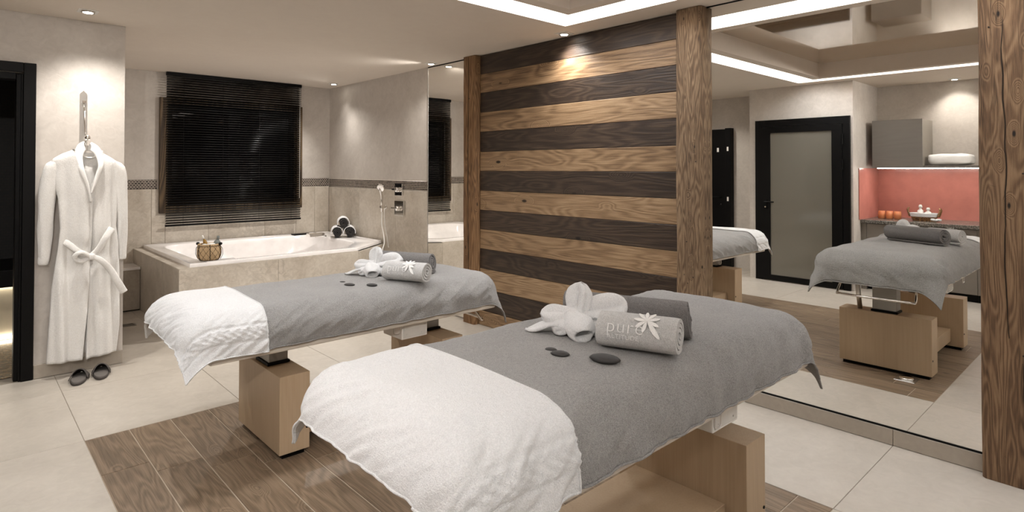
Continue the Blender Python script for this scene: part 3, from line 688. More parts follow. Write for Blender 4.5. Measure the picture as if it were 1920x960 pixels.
def drape(name, label, cat, b, u0, u1, v0, v1, mat, R=.125, lift=.004, rot=0.0, seed=0, nu=120, nv=120, rip=.006, thick=.006, band=None, flare=.02, shear=0.0, group=None, hem=True, hmat=None):
    cx0, cx1 = b['x0']+R, b['x1']-R; cy0, cy1 = b['yc']-b['w']/2+R, b['yc']+b['w']/2-R
    top = b['top']+lift; Re = R+lift; uc, vc = (u0+u1)/2, (v0+v1)/2; cr, sr_ = math.cos(rot), math.sin(rot)
    def f(u, v, extra=0):
        du, dv = u-uc, v-vc; uu, vv = uc+du*cr-dv*sr_, vc+du*sr_+dv*cr+shear*du
        qx = min(max(uu, cx0), cx1); qy = min(max(vv, cy0), cy1); dx, dy = uu-qx, vv-qy; d_ = math.hypot(dx, dy)
        crown = .010*(1-((vv-b['yc'])/(b['w']/2))**2) if abs(vv-b['yc']) < b['w']/2 else 0
        nz = noise.noise(Vector((uu*5+seed, vv*5, 0)))*.0022+noise.noise(Vector((uu*13+seed, vv*3, 4)))*.0008
        if d_ < 1e-9: return Vector((uu, vv, top+crown+nz+extra))
        nx, ny = dx/d_, dy/d_; th = math.atan2(ny, nx)
        s_ = (qx if ny < 0 else -qx)+(qy if nx > 0 else -qy)+.16*th
        corner = abs(math.sin(2*th)); a = d_/Re
        if a < PI/2: rad = Re*math.sin(a); z = top-Re*(1-math.cos(a)); hang = 0
        else: hang = d_-Re*PI/2; rad = Re+flare*hang; z = top-Re-hang
        amt = min(1, max(0, (a-.7)))*min(1.0, .35+hang*6)
        w_ = math.sin(s_*34+seed+1.3*noise.noise(Vector((s_*3, seed, 1))))+.6*math.sin(s_*61+seed*2)
        rad += rip*amt*w_+corner*(.30*hang+min(1, hang*7)*(.020*math.cos(4*th*1.0+PI)-.014*math.cos(8*th)))
        o_ = extra if a < PI/2 else 0
        nrm = Vector((nx*math.sin(min(a, PI/2)), ny*math.sin(min(a, PI/2)), math.cos(min(a, PI/2))))
        fold = min(1, a/.9)*(.012*noise.noise(Vector((s_*11+seed, a*1.3, 3)))+.007*noise.noise(Vector((s_*26+a*5+seed, a*2.0, 8))))*(1-corner*.5)
        return Vector((qx+nx*rad, qy+ny*rad, z+crown*math.cos(min(a, PI/2))))+nrm*(nz*2+extra+fold)
    P = []
    for i in range(nu+1):
        u = u0+(u1-u0)*i/nu; row = []
        for j in range(nv+1):
            v = v0+(v1-v0)*j/nv; ex = 0
            if band:
                e = v-v0
                if band[0] < e < band[1]:
                    m0 = (e-band[0])/(band[1]-band[0])
                    ex = -.0045
                    if .16 < m0 < .84: ex = .0032*math.sin(u*150+4*math.sin(m0*PI*4))*math.sin((m0-.16)/.68*PI*4)-.0005
            row.append(f(u, v, ex))
        P.append(row)
    g = G(); g.grid(P); c = Vector((uc, vc, b['top']))
    # second layer for thickness
    o = g.build(name, mat, None, True, c); md = o.modifiers.new('pile', 'SOLIDIFY'); md.thickness = thick; md.offset = -1 
    tag(o, label, cat, group)
    if hem:
        brd = [P[i][0] for i in range(nu+1)]+[P[nu][j] for j in range(1, nv+1)]+[P[i][nv] for i in range(nu-1, -1, -1)]+[P[0][j] for j in range(nv-1, 0, -1)]
        G().tube(brd, .0034, 6, closed=True).build('hem', hmat or mat, o, True)
    return o
for b, nm, sd in ((near, 'near', 1), (far, 'far', 5)):
    ov = .256; e = b['w']/2-.125+ov-.01
    w1 = 'nearer' if nm == 'near' else 'farther'
    drape('bed_cover', 'grey terry cover draped over the %s massage bed' % w1, 'bed cover', b, 1.0, b['x1']-.125+.290, b['yc']-e, b['yc']+e, 'grey_t', seed=sd, group='grey bed covers')
    drape('white_towel', 'white bath towel spread over the head end of the %s massage bed' % w1, 'towel', b, b['x0']-.125+.04, 1.055, b['yc']-e-.012, b['yc']+e-.01, 'white_t', lift=.0125, rot=math.radians(-2.0 if nm == 'far' else -1.0), seed=sd, band=(.05, .135), nu=130, nv=190, group='white towels on the bed heads', thick=.007, flare=.06)

# items on each bed, laid out along the view-facing axis
def logo(b_o, p0, p1, R, flat, th0):
    """white stitched lettering and flower wrapped on the roll surface"""
    ax = (p1-p0).normalized(); up = Vector((0, 0, 1)); sd = up.cross(ax).normalized(); L = (p1-p0).length
    sgn = -1 if sd.dot(CF) > 0 else 1
    def wrap(a, h, off=.0012):       # a along axis (m), h up the face (m)
        th = h/R; x = math.cos(th); z = math.sin(th)
        return p0+ax*a+sd*(sgn*(R+off)*x*(1-.34*z/2))+up*((R+off)*z*flat+R*flat)
    def text(body, size, a0, h0, nm):
        cu = bpy.data.curves.new(nm, 'FONT'); cu.body = body; cu.size = size; cu.resolution_u = 4; cu.offset = -.014*size; cu.space_character = 1.08
        to = bpy.data.objects.new(nm, cu); COL.objects.link(to); dg = bpy.context.evaluated_depsgraph_get(); me = bpy.data.meshes.new_from_object(to.evaluated_get(dg))
        bm = bmesh.new(); bm.from_mesh(me); bmesh.ops.triangulate(bm, faces=bm.faces); bmesh.ops.subdivide_edges(bm, edges=bm.edges, cuts=1)
        V = [wrap(a0+v.co.x, h0+v.co.y) for v in bm.verts]; bm.verts.index_update(); F = [[v.index for v in f.verts] for f in bm.faces]; bm.free()
        bpy.data.objects.remove(to); bpy.data.curves.remove(cu)
        o = mk(nm, V, F, 'stitch', b_o, False); md = o.modifiers.new('t', 'SOLIDIFY'); md.thickness = .0012; md.offset = 0; o.data.materials[0] = M['stitch_p']
    text('pure', .056*L/.235, L*.13, .004, 'stitched_word')
    text('ALTITUDE', .0195*L/.235, L*.145, -.016, 'stitched_word')
    g = G(); c = (L*.63, .050)
    for k_ in range(9):
        a = math.radians(90+40*k_+6); ln = (.039 if k_ not in (5,) else .066)*L/.235; wv = (.0054 if k_ != 5 else .0075)*L/.235
        if k_ == 5: a = math.radians(-52); 
        pts = [(0, 0), (.35, .8), (.65, 1), (.9, .55), (1, 0), (.9, -.55), (.65, -1), (.35, -.8)]
        V = [wrap(c[0]+math.cos(a)*ln*x-math.sin(a)*wv*y, c[1]+math.sin(a)*ln*x+math.cos(a)*wv*y, .0016) for x, y in pts]; g.add(V, [tuple(range(8))])
    o = g.build('stitched_flower', 'stitch', b_o); md = o.modifiers.new('t', 'SOLIDIFY'); md.thickness = .0014; md.offset = 0

def petal(g, o, e1, e3, L, W, thick=.62, crease=.55, tip=.5, seed=0, ns_=22, nt=32, bend=0.0, mouth=0.0):
    """one plump folded-cloth petal: axis e1, creased side e3, optional open mouth at the tip"""
    o = Vector(o); e1 = Vector(e1).normalized(); e3 = Vector(e3); e3 = (e3-e1*e3.dot(e1)).normalized(); e2 = e3.cross(e1)
    rows = []
    for i in range(ns_+1):
        s_ = i/ns_
        w_ = W*(.55+.45*math.sin(PI/2*min(1, s_*1.7)))*(max(0.0, 1-max(0, (s_-.55)/.45)**2.4)**tip if s_ < 1 else 0.02)
        row = []
        for j in range(nt):
            a = 2*PI*j/nt; ca, sa = math.cos(a), math.sin(a)
            cr = crease*math.exp(-((a-PI/2)/.46)**2)*min(1, s_*4)*(1 if s_ < .75 else max(.0, (1-s_)/.25))
            sl = .35*crease*math.exp(-((a-PI/2-1.25)/.25)**2)*min(1, s_*3)
            rr = 1-cr-sl+.14*noise.noise(Vector((ca*1.3+seed*3, sa*1.3, s_*2.6)))+.07*math.sin(3*a+seed+5*s_)*s_+.05*noise.noise(Vector((ca*4+seed*3, sa*4, s_*3)))
            row.append(o+e1*(L*s_-.10*L*abs(ca)**3*s_*s_)+e2*(ca*w_*rr)+e3*(sa*w_*thick*rr+bend*s_*s_*L))
        rows.append(row)
    if mouth:
        for f in (.80, .55, .15):
            last = rows[-1]; c = sum(rows[-1], Vector())/nt; rows[-1] = rows[-1]
        tipc = sum(rows[-2], Vector())/nt; base = rows[-2]; rows = rows[:-1]
        for f, dd in ((.90, .005), (.72, -.02), (.45, -.07)):
            rows.append([tipc+(p-tipc)*f+e1*dd*1.0 for p in base])
    n0 = len(g.V); g.grid(rows, True); N = len(g.V); g.F += [tuple(range(n0, n0+nt)), tuple(range(N-nt, N))]

def bed_items(b, which, wash0, wash1, roll0, roll1, fc, stones, sc):
    top = b['top']+.014
    w1 = 'nearer' if which == 'near' else 'farther'
    R = .063*sc; a = Vector((*wash0, top)); c = Vector((*wash1, top)); ax = (c-a).normalized(); fl_ = .92
    o = roll('rolled_washcloth', 'light grey rolled washcloth with stitched white lettering on the %s bed' % w1, a, c, R, 'grey_l', 3.2, wob=.03, seed=3, cat='towel', group='washcloths with stitched logo', flat=fl_, nl=16, wedge=.34, end_in=.003)
    logo(o, a, c, R, fl_, 0)
    roll('rolled_towel', 'dark grey rolled towel behind the white towel flower on the %s bed' % w1, Vector((*roll0, top)), Vector((*roll1, top)), .066*sc, 'grey_d', 3.6, wob=.10, seed=8, group='dark grey towel rolls', flat=.97, nl=16, end_in=.009)
    # folded towel flower
    r = ax; f_ = Vector((-ax.y*-1, ax.x*-1, 0)); f_ = Vector((ax.y, -ax.x, 0))
    if f_.dot(CF) > 0: f_ = -f_
    up = Vector((0, 0, 1)); o_ = Vector((*fc, top))
    t = thing('towel_flower', 'white towel folded into a flower on the %s bed' % w1, 'towel flower', o_, 'folded white towel flowers')
    kp = o_+up*.062*sc+f_*.015*sc
    def pt(org, e1, e3, L, W, **kw):
        g = G(); petal(g, kp+org*sc, e1, e3, L*sc, W*sc, **kw); g.build('petal', 'white_t', t, True)
    pt(up*-.02-f_*.02, up*1.0+r*.06-f_*.22, f_*1.0-r*.35, .128, .052, thick=.66, crease=.92, tip=.45, seed=1)
    pt(r*.0-f_*.005, -r*1.0-up*.02+f_*.12, up*1.0+f_*.7, .125, .040, thick=.75, crease=.75, tip=.45, seed=2, bend=-.06)
    pt(-r*.005-f_*.02, r*1.0+up*.26-f_*.16, up*.7+f_*1.0, .185, .056, thick=.62, crease=.85, tip=.25, seed=3, bend=-.16)
    pt(-r*.01+f_*.0, r*.66-up*.34+f_*.78, up*1.0+r*.2+f_*.4, .128, .050, thick=.72, crease=.18, tip=.25, seed=4, bend=-.02, mouth=1.0)
    pt(-r*.015-up*.012, -r*.25-up*.30+f_*.60, up*1.0-r*.2, .085, .042, thick=.62, crease=.30, tip=.5, seed=6)
    pt(r*.02-up*.03-f_*.02, r*1.0-up*.12+f_*.15, up*1.0, .120, .042, thick=.6, crease=.2, tip=.5, seed=7)
    # flat corner tail on the left
    g = G(); P = []
    for i in range(9):
        s_ = i/8; row = []
        for j in range(7):
            q = -1+2*j/6; wv = .060*(1-s_)**.8+.004
            row.append(kp+(-r*(.03+.135*s_)-up*(.035+.020*s_)+f_*(q*wv+.03*s_+.01)+up*(.010*math.sin(s_*5+q)))*sc)
        P.append(row)
    g.grid(P); q = g.build('tail', 'white_t', t, True); md = q.modifiers.new('t', 'SOLIDIFY'); md.thickness = .008
    G().lathe(kp, [(.004, -.022*sc), (.020*sc, -.014*sc), (.026*sc, 0), (.020*sc, .014*sc), (.004, .022*sc)], 14, r*.9+up*.5).build('knot', 'white_t', t, True)
    bm = bmesh.new(); 
    for i, (x, y, ra, rb_, h, ang, lab) in enumerate(stones):
        g = G(); g.lathe((0, 0, 0), [(.01, -1), (.5, -.86), (.82, -.52), (1, 0), (.84, .5), (.52, .84), (.01, 1)], 24, (0, 0, 1))
        cs, sn = math.cos(ang), math.sin(ang)
        V = [Vector((x+(p.x*ra)*cs-(p.y*rb_)*sn, y+(p.x*ra)*sn+(p.y*rb_)*cs, top-.006+h+p.z*h*(1+.1*noise.noise(Vector((p.x*1.5, p.y*1.5, i)))))) for p in g.V]
        so = mk('massage_stone', V, g.F, 'pebble', None, True, (x, y, top)); tag(so, lab, 'stone', 'black massage stones')
rd = math.atan2(-.212, .082)
bed_items(near, 'near', (1.492, 1.190), (1.580, .965), (1.600, 1.430), (1.752, 1.035), (1.540, 1.338),
  [(1.336, 1.262, .020, .013, .006, rd, 'smallest of the three black stones on the nearer bed'),
   (1.318, 1.208, .030, .020, .009, rd, 'middle sized black stone on the nearer bed beside the smallest one'),
   (1.372, 1.083, .047, .032, .012, rd-.1, 'largest black massage stone, in front of the washcloth on the nearer bed')], 1.0)
bed_items(far, 'far', (1.830, 3.030), (1.945, 2.795), (1.960, 3.400), (2.135, 3.010), (1.85, 3.225),
  [(1.600, 3.130, .019, .013, .005, rd, 'smallest of the three black stones on the farther bed'),
   (1.585, 3.020, .034, .023, .008, rd, 'black stone between the other two on the farther bed'),
   (1.672, 2.930, .034, .023, .008, rd, 'black stone nearest the washcloth on the farther bed')], 1.0)

# ---------------------------------------------------------------- robe, hook, slippers
YR = YP
hk = thing('robe_hook', 'long steel wall hook with round knob above the bathrobe', 'hook', (.64, YP, 1.6))
g = G(); g.prism([(.617, 1.56), (.661, 1.56), (.661, 1.925), (.639, 1.950), (.617, 1.925)], YP-.006, YP-.0005, 1); g.build('back_plate', 'steel', hk)
G().rbox(.628, .652, YP-.022, YP-.006, 1.862, 1.880, .002).build('bracket', 'chrome', hk)
G().tube([(.640, YP-.016, 1.865), (.642, YP-.020, 1.80), (.646, YP-.03, 1.66), (.650, YP-.05, 1.615)], [.004, .006, .004, .004], 10).build('arm', 'chrome', hk, True)
bm = bmesh.new(); bmesh.ops.create_icosphere(bm, subdivisions=3, radius=.020); g = G(); bm.verts.index_update(); g.add([v.co+Vector((.655, YP-.075, 1.618)) for v in bm.verts], [[v.index for v in f.verts] for f in bm.faces]); bm.free(); g.build('knob', 'chrome', hk, True)
rb_ = thing('bathrobe', 'white terry bathrobe with tied belt hanging on the wall hook', 'bathrobe', (.65, YP-.06, .10))
yb = YP-.018
def lerp_tab(tab, z):
    for (z0, a0), (z1, a1) in zip(tab[:-1], tab[1:]):
        if z0 <= z <= z1: 
            t_ = (z-z0)/(z1-z0); return a0+(a1-a0)*t_
    return tab[0][1] if z < tab[0][0] else tab[-1][1]
XL = [(.10, .445), (.30, .455), (.60, .470), (.85, .500), (1.0, .512), (1.2, .500), (1.36, .470), (1.46, .462), (1.50, .520), (1.535, .60)]
XRt = [(.10, .835), (.30, .850), (.60, .850), (.85, .845), (1.0, .828), (1.2, .838), (1.36, .845), (1.44, .848), (1.485, .790), (1.535, .71)]
def ydep(x, z, lx, rx, side=0):
    u = (x-(lx+rx)/2)/((rx-lx)/2); u = max(-1, min(1, u))
    d_ = .055+.040*math.sqrt(max(0, 1-u*u)); wst = math.exp(-((z-.80)/.10)**2)
    fold = .010*math.sin(x*52+z*1.2)+.006*math.sin(x*95+2+z*2.0)
    fold *= min(1, (1.5-z)*1.6) if z < 1.5 else 0
    return yb-d_*(1-.25*wst)-fold-.012*noise.noise(Vector((x*7, z*4, side)))
def panel(name, xa_f, xb_f, z0, z1, off=0.0, nx=44, nz=90, side=0, hemw=0):
    P = []
    for i in range(nz+1):
        row = []
        for j in range(nx+1):
            t_ = i/nz; zz0 = z0(j/nx) if callable(z0) else z0; z = zz0+(z1-zz0)*t_
            xa, xb = xa_f(z), xb_f(z); x = xa+(xb-xa)*j/nx
            lx, rx = lerp_tab(XL, z), lerp_tab(XRt, z)
            row.append(Vector((x, ydep(x, z, lx, rx, side)-off, z)))
        P.append(row)
    g = G(); g.grid(P); o = g.build(name, 'robe', rb_, True); md = o.modifiers.new('t', 'SOLIDIFY'); md.thickness = .008; md.offset = 1; return o
cen = lambda z: .660 if z > 1.20 else (.672 if z > .9 else .672-.05*(.9-z)/.8)
vneck = lambda z: max(0, (z-1.24))*.30
LFT = lambda z: lerp_tab(XL, z)
RGT = lambda z: lerp_tab(XRt, z)
# back panel
P = []
for i in range(60):
    z = .13+(1.515-.13)*i/59; lx, rx = LFT(z)+.004, RGT(z)-.004
    P.append([Vector((lx+(rx-lx)*j/30, yb-.012-.01*math.sin(j*.9)*(z < 1.4), z)) for j in range(31)])
g = G(); g.grid(P); o = g.build('back_panel', 'robe', rb_, True); md = o.modifiers.new('t', 'SOLIDIFY'); md.thickness = .008
panel('front_panel', LFT, lambda z: cen(z)-vneck(z)+.01*(z < 1.2), .105, 1.53, .010, side=1)
panel('front_panel', lambda z: (cen(z)+vneck(z)-.0) if z > .9 else cen(z)+.03*(.9-z)/.8+.004, RGT, lambda t_: .10+.01*t_, 1.525, .002, side=5)
# collar (shawl lapels)
def ribbon(name, pts, w0, w1, nrm, th=.012, mat='robe', parent=None, n=10, puff=.006):
    pts = smooth_path(pts, n); N = len(pts); P = []
    for i, p in enumerate(pts):
        t_ = (pts[min(i+1, N-1)]-pts[max(0, i-1)]).normalized(); nv_ = Vector(nrm); s_ = t_.cross(nv_).normalized(); nv_ = s_.cross(t_)
        w_ = w0+(w1-w0)*i/(N-1); row = []
        for q in range(14):
            a = 2*PI*q/14; row.append(p+s_*(math.copysign(abs(math.cos(a))**.6, math.cos(a))*w_/2)+nv_*(math.copysign(abs(math.sin(a))**.8, math.sin(a))*(th/2+puff*abs(math.sin(a)))))
        P.append(row)
    g = G(); g.grid(P, True); n_ = 14; g.F += [tuple(range(n_)), tuple(range(len(g.V)-n_, len(g.V)))]
    return g.build(name, mat, parent or rb_, True)
fy = lambda x, z, o_=0: ydep(x, z, LFT(z), RGT(z))-.018-o_
ribbon('collar', [(.668, fy(.668, 1.20, .006), 1.175), (.650, fy(.65, 1.28, .006), 1.28), (.615, fy(.615, 1.40, .004), 1.40), (.605, yb-.070, 1.49), (.622, yb-.045, 1.545), (.652, yb-.022, 1.562)], .008, .072, (0, -1, .1))
ribbon('collar', [(.672, fy(.672, 1.24), 1.235), (.698, fy(.70, 1.32), 1.32), (.725, fy(.725, 1.42), 1.42), (.722, yb-.070, 1.495), (.700, yb-.045, 1.540), (.668, yb-.022, 1.560)], .008, .068, (0, -1, .1))
# sleeves
def sleeve(pts, rx, name='sleeve', seed=0):
    pts = smooth_path(pts, 12); N = len(pts); P = []
    for i, p in enumerate(pts):
        t_ = i/(N-1); f = lerp_tab(rx, t_); row = []
        for q in range(24):
            a = 2*PI*q/24; w_ = 1+.16*noise.noise(Vector((math.cos(a)*1.5+seed, math.sin(a)*1.5, t_*6)))
            row.append(p+Vector((math.cos(a)*f[0]*w_ if isinstance(f, tuple) else math.cos(a)*f*w_, math.sin(a)*.036*w_*(1-.25*t_), 0)))
        P.append(row)
    g = G(); g.grid(P, True); g.F += [tuple(range(24)), tuple(range(len(g.V)-24, len(g.V)))]
    o = g.build(name, 'robe', rb_, True)
    c = pts[-1]; w_ = lerp_tab(rx, 1.0)
    G().lathe(c+Vector((0, 0, -.004)), [(w_*1.0, 0), (w_*1.12, .010), (w_*1.14, .035), (w_*1.04, .055)], 18).build('cuff', 'robe', o, True)
sleeve([(.500, YP-.065, 1.465), (.466, YP-.068, 1.40), (.444, YP-.066, 1.25), (.432, YP-.062, 1.05), (.428, YP-.055, .88), (.422, YP-.050, .765)], [(0, .016), (.05, .040), (.12, .054), (.4, .050), (.7, .038), (1, .026)], seed=3)
sleeve([(.815, YP-.065, 1.455), (.840, YP-.068, 1.38), (.852, YP-.066, 1.25), (.864, YP-.062, 1.05), (.868, YP-.055, .88), (.868, YP-.050, .760)], [(0, .016), (.05, .038), (.12, .050), (.4, .044), (.7, .034), (1, .024)], seed=9)
# belt
yk = fy(.68, .80, .03)
ribbon('belt', [(.512, yb-.055, .915), (.545, fy(.545, .90, .012), .900), (.60, fy(.60, .85, .016), .845), (.672, yk, .800)], .046, .034, (0, -1, .1), .010)
ribbon('belt', [(.675, yk, .805), (.715, fy(.715, .85, .016), .850), (.755, fy(.755, .91, .014), .925), (.795, fy(.795, .96, .006), .985)], .034, .046, (0, -1, .1), .010)
ribbon('belt_tail', [(.680, yk-.012, .802), (.730, yk-.02, .770), (.785, yk-.012, .700), (.830, yk-.01, .610), (.870, yk+.004, .530)], .034, .048, (0, -1, .15), .010)
ribbon('belt_bow', [(.668, yk-.012, .800), (.625, yk-.030, .835), (.588, yk-.028, .825), (.584, yk-.02, .795), (.620, yk-.016, .775), (.668, yk-.012, .798)], .028, .030, (0, -1, .5), .008)
G().rbox(.660, .696, yk-.030, yk-.004, .780, .820, .009, 3).build('belt_knot', 'robe', rb_, True)
hg = thing('coat_hanger', 'chrome and white hanger loop at the bathrobe collar', 'hanger', (.655, YP-.05, 1.5))
G().tube(smooth_path([(.650, YP-.066, 1.600), (.640, YP-.060, 1.570), (.660, YP-.050, 1.545), (.690, YP-.045, 1.540)]), .004, 8).build('hook_wire', 'chrome', hg, True)
G().tube(smooth_path([(.635, YP-.04, 1.492), (.660, YP-.052, 1.480), (.690, YP-.052, 1.482), (.715, YP-.04, 1.496)]), .006, 8).build('loop', 'white', hg, True)

def slipper(heel, toe, label):
    h = Vector((*heel, 0)); t_ = Vector((*toe, 0)); ax = (t_-h).normalized(); sd = Vector((ax.y, -ax.x, 0)); L = (t_-h).length
    t = thing('slipper', label, 'slipper', (h+t_)/2, 'pair of grey felt slippers')
    def outline(k_=1.0, n=40):
        o_ = []
        for i in range(n):
            a = 2*PI*i/n; x = -math.cos(a); y = math.sin(a); wv = (.040+.011*(x+1)/2)*k_
            o_.append((L/2+L/2*k_*math.copysign(abs(x)**.85, x), wv*math.copysign(abs(y)**.8, y)))
        return o_
    def place(o_, z): return [h+ax*x+sd*y+Vector((0, 0, z)) for x, y in o_]
    g = G(); g.grid([place(outline(.96), .001), place(outline(1), .006), place(outline(1), .014), place(outline(.97), .018)], True); n = 40; g.F += [tuple(range(n)), tuple(range(3*n, 4*n))]; g.build('sole', 'felt', t)
    g = G(); g.grid([place(outline(.93), .018), place(outline(.90), .022)], True); g.F.append(tuple(range(n, 2*n))); g.build('insole', 'felt_in', t)
    P = []
    for i in range(15):
        s_ = .34+.66*i/14; hw = .050*math.sqrt(max(0.0, 1-max(0, (s_-.62)/.385)**2.2)); hh = .046*(1-((s_-.34)/.68)**2.0)+.006; row = []
        for j in range(17):
            q = -1+2*j/16; e = s_ - (.10*(1-abs(q)**1.0) if i == 0 else 0)*-1
            row.append(h+ax*(L*(s_+.24*(1-q*q)*max(0, 1-i/9)))+sd*(q*hw)+Vector((0, 0, .014+hh*(1-abs(q)**2.6))))
        P.append(row)
    g = G(); g.grid(P); o = g.build('upper', 'felt', t, True); md = o.modifiers.new('t', 'SOLIDIFY'); md.thickness = .005; md.offset = 1
slipper((.572, 4.745), (.630, 4.985), 'left slipper of the grey felt pair below the bathrobe')
slipper((.708, 4.770), (.748, 5.025), 'right slipper of the grey felt pair below the bathrobe')

# ---------------------------------------------------------------- dark doorway and steam room
dr = thing('door_1', 'black metal door frame at the left of the bathrobe', 'door frame', (-.14, YP, 0)); dr['kind'] = 'structure'; del dr['category']
for nm_, a, b, c, d_ in (('frame_jamb', DX1, DX1+.066, 0.001, 2.105), ('frame_jamb', DX0-.066, DX0, 0.001, 2.105)):
    G().rbox(a, b, YP-.022, YP+.003, c, d_, .003).build(nm_, 'black', dr)
    s_ = -1 if a > 0 else 1; e = DX1 if a > 0 else DX0
    G().rbox(min(e, e+s_*.035), max(e, e+s_*.035), YP+.02, YP+.138, .001, 2.03, .003).build('door_stop', 'black', dr)
    G().rbox(min(e, e+s_*.012), max(e, e+s_*.012), YP-.010, YP+.019, .001, 2.03, .003).build('door_rebate', 'black', dr)
G().rbox(DX0, DX1, YP-.022, YP+.003, DZ-.0, 2.105, .003).build('frame_head', 'black', dr)
G().rbox(DX0+.036, DX1-.036, YP+.02, YP+.138, DZ-.045, DZ, .003).build('head_stop', 'black', dr)
g = G(); g.box(-1.2, .78, 7.0, 7.1, .0, 2.5); struct(g.build('wall_steam_room', 'mosaic_dark'))
struct(G().box(-1.3, -1.2, YP+.14, 7.1, 0, 2.5).build('wall_steam_left', 'mosaic_dark'))
struct(G().box(.73, .784, YP+.141, 7.0, 0, 2.5).build('wall_steam_right', 'mosaic_dark'))
struct(G().box(-1.2, .73, YP+.14, 7.0, .0005, .004).build('floor_steam_room', 'hfloor'))
bn = thing('steam_bench', 'black bench with glowing cream front in the dark steam room', 'bench', (-.2, 6.6, 0))
G().rbox(-1.199, .729, 6.20, 6.999, .46, .60, .01).build('bench_top', 'black', bn)
G().box(-1.199, .729, 6.42, 6.999, .005, .459).build('bench_front', plain('bench_cream', srgb(226, 212, 184), .5), bn)
G().box(-1.19, .72, 6.395, 6.418, .012, .03).build('led_strip', 'benchglow', bn)
G().box(-1.19, .72, 6.395, 6.418, .440, .459).build('led_strip', 'benchglow', bn)

# ---------------------------------------------------------------- things seen in the mirror: glazed door, niche, dark door
XD = -.60
dr = thing('door_2', 'black framed frosted glass door seen in the big mirror', 'door', (XD, 2.95, 0)); dr['kind'] = 'structure'; del dr['category']
y0, y1, zt = 2.395, 3.510, 2.030
g = G(); g.box(XD, XD+.035, y0, y0+.075, .001, zt); g.box(XD, XD+.035, y1-.075, y1, .001, zt); g.box(XD, XD+.035, y0+.075, y1-.075, zt-.085, zt); g.build('door_frame', 'black', dr)
a, b = y0+.078, y1-.078
lf = G(); lf.box(XD+.002, XD+.045, a, a+.115, .012, zt-.09); lf.box(XD+.002, XD+.045, b-.115, b, .012, zt-.09); lf.box(XD+.002, XD+.045, a+.115, b-.115, .012, .075); lf.box(XD+.002, XD+.045, a+.115, b-.115, zt-.165, zt-.09)
lf = lf.build('door_leaf', 'black', dr)
G().box(XD+.015, XD+.03, a+.115, b-.115, .075, zt-.165).build('pane', 'frost', lf)
G().rbox(XD+.045, XD+.055, b-.075, b-.045, .90, 1.02, .003).build('handle_plate', 'black', lf)
G().tube([(XD+.055, b-.06, .995), (XD+.09, b-.06, .995), (XD+.095, b-.10, .995), (XD+.095, b-.18, .995)], .009, 10).build('lever_handle', 'black', lf)
G().lathe((XD+.055, b-.06, .93), [(.010, 0), (.010, .006)], 12, (1, 0, 0)).build('lock_cylinder', 'chrome', lf)
for z in (1.76, 1.46, .3): G().tube([(XD+.052, a-.004, z-.06), (XD+.052, a-.004, z+.06)], .011, 10).build('hinge', 'black', lf)
XL_ = -1.22
dr = thing('door_3', 'open black door seen at the left edge of the big mirror', 'door', (XL_, 4.5, 0)); dr['kind'] = 'structure'; del dr['category']
G().rbox(XL_+.001, XL_+.055, 4.22, 5.00, .004, 1.99, .003).build('door_leaf', 'black', dr)
G().rbox(XL_+.001, XL_+.10, 4.13, 4.215, .002, 2.0, .003).build('door_edge', 'black', dr)
for z in (1.70, .98): G().rbox(XL_+.101, XL_+.104, 4.16, 4.185, z-.03, z+.03, .001, 1).build('strike_plate', 'white', dr)
G().rbox(XL_+.056, XL_+.060, 4.33, 4.36, 1.66, 1.72, .001, 1).build('strike_plate', 'white', dr)
G().tube([(XL_+.056, 4.30, 1.0), (XL_+.10, 4.30, 1.0), (XL_+.10, 4.42, 1.0)], .009, 10).build('lever_handle', 'black', dr)
G().lathe((XL_+.056, 4.30, .90), [(.012, 0), (.012, .006)], 12, (1, 0, 0)).build('lock_cylinder', 'chrome', dr)

# niche
NY0, NY1 = .75, 2.368
ct = G().rbox(XN+.002, -.82, NY0, NY1-.004, .775, .815, .004).build('granite_worktop', 'granite', None, False, (-1.15, 1.5, .775)); tag(ct, 'speckled grey granite worktop in the niche, seen in the mirror', 'worktop')
yy = [NY0, 1.27, 1.79, 2.31]
for i, lb in enumerate(('taupe base cabinet farthest right under the granite worktop in the mirror', 'middle taupe base cabinet under the granite worktop in the mirror', 'taupe base cabinet at the left end under the granite worktop in the mirror')):
    t = thing('base_cabinet', lb, 'cabinet', (-1.15, (yy[i]+yy[i+1])/2, 0), 'taupe base cabinets')
    G().box(XN+.002, -.872, yy[i]+.001, yy[i+1]-.001, .08, .774).build('carcass', 'taupe_s', t)
    G().box(XN+.002, -.90, yy[i]+.001, yy[i+1]-.001, .0, .08).build('toe_kick', 'black', t)
    G().rbox(-.871, -.852, yy[i]+.002, yy[i+1]-.002, .085, .770, .0015, 1).build('cabinet_door', 'taupe_s', t)
o = G().box(-.872, -.852, 2.312, 2.366, .0, .774).build('filler_panel', 'taupe_s', None, False, (-.86, 2.34, 0)); tag(o, 'narrow taupe filler strip between the base cabinets and the niche wall', 'panel')
o = G().box(XN+.001, XN+.008, NY0, NY1-.001, .8155, 1.42).build('splashback', 'red', None, False, (XN, 1.5, .82)); tag(o, 'red glass splashback along the back of the niche', 'splashback')
o = G().box(XN+.009, -.775, NY1-.008, NY1-.001, .8155, 1.42).build('splashback', 'red', None, False, (-1.1, 2.36, .82)); tag(o, 'short red glass splashback on the side wall of the niche', 'splashback')
t = thing('wall_cabinet', 'grey brown wall cabinet above the red splashback', 'cabinet', (-1.25, 2.05, 1.425))
G().box(XN+.002, -1.062, 1.79, 2.29, 1.426, 1.985).build('carcass', 'taupe_s', t)
G().rbox(-1.061, -1.04, 1.79, 2.30, 1.422, 1.985, .0015, 1).build('cabinet_door', 'taupe', t)
t = thing('wall_shelf', 'thin dark shelf with LED strip beside the wall cabinet', 'shelf', (-1.25, 1.3, 1.40))
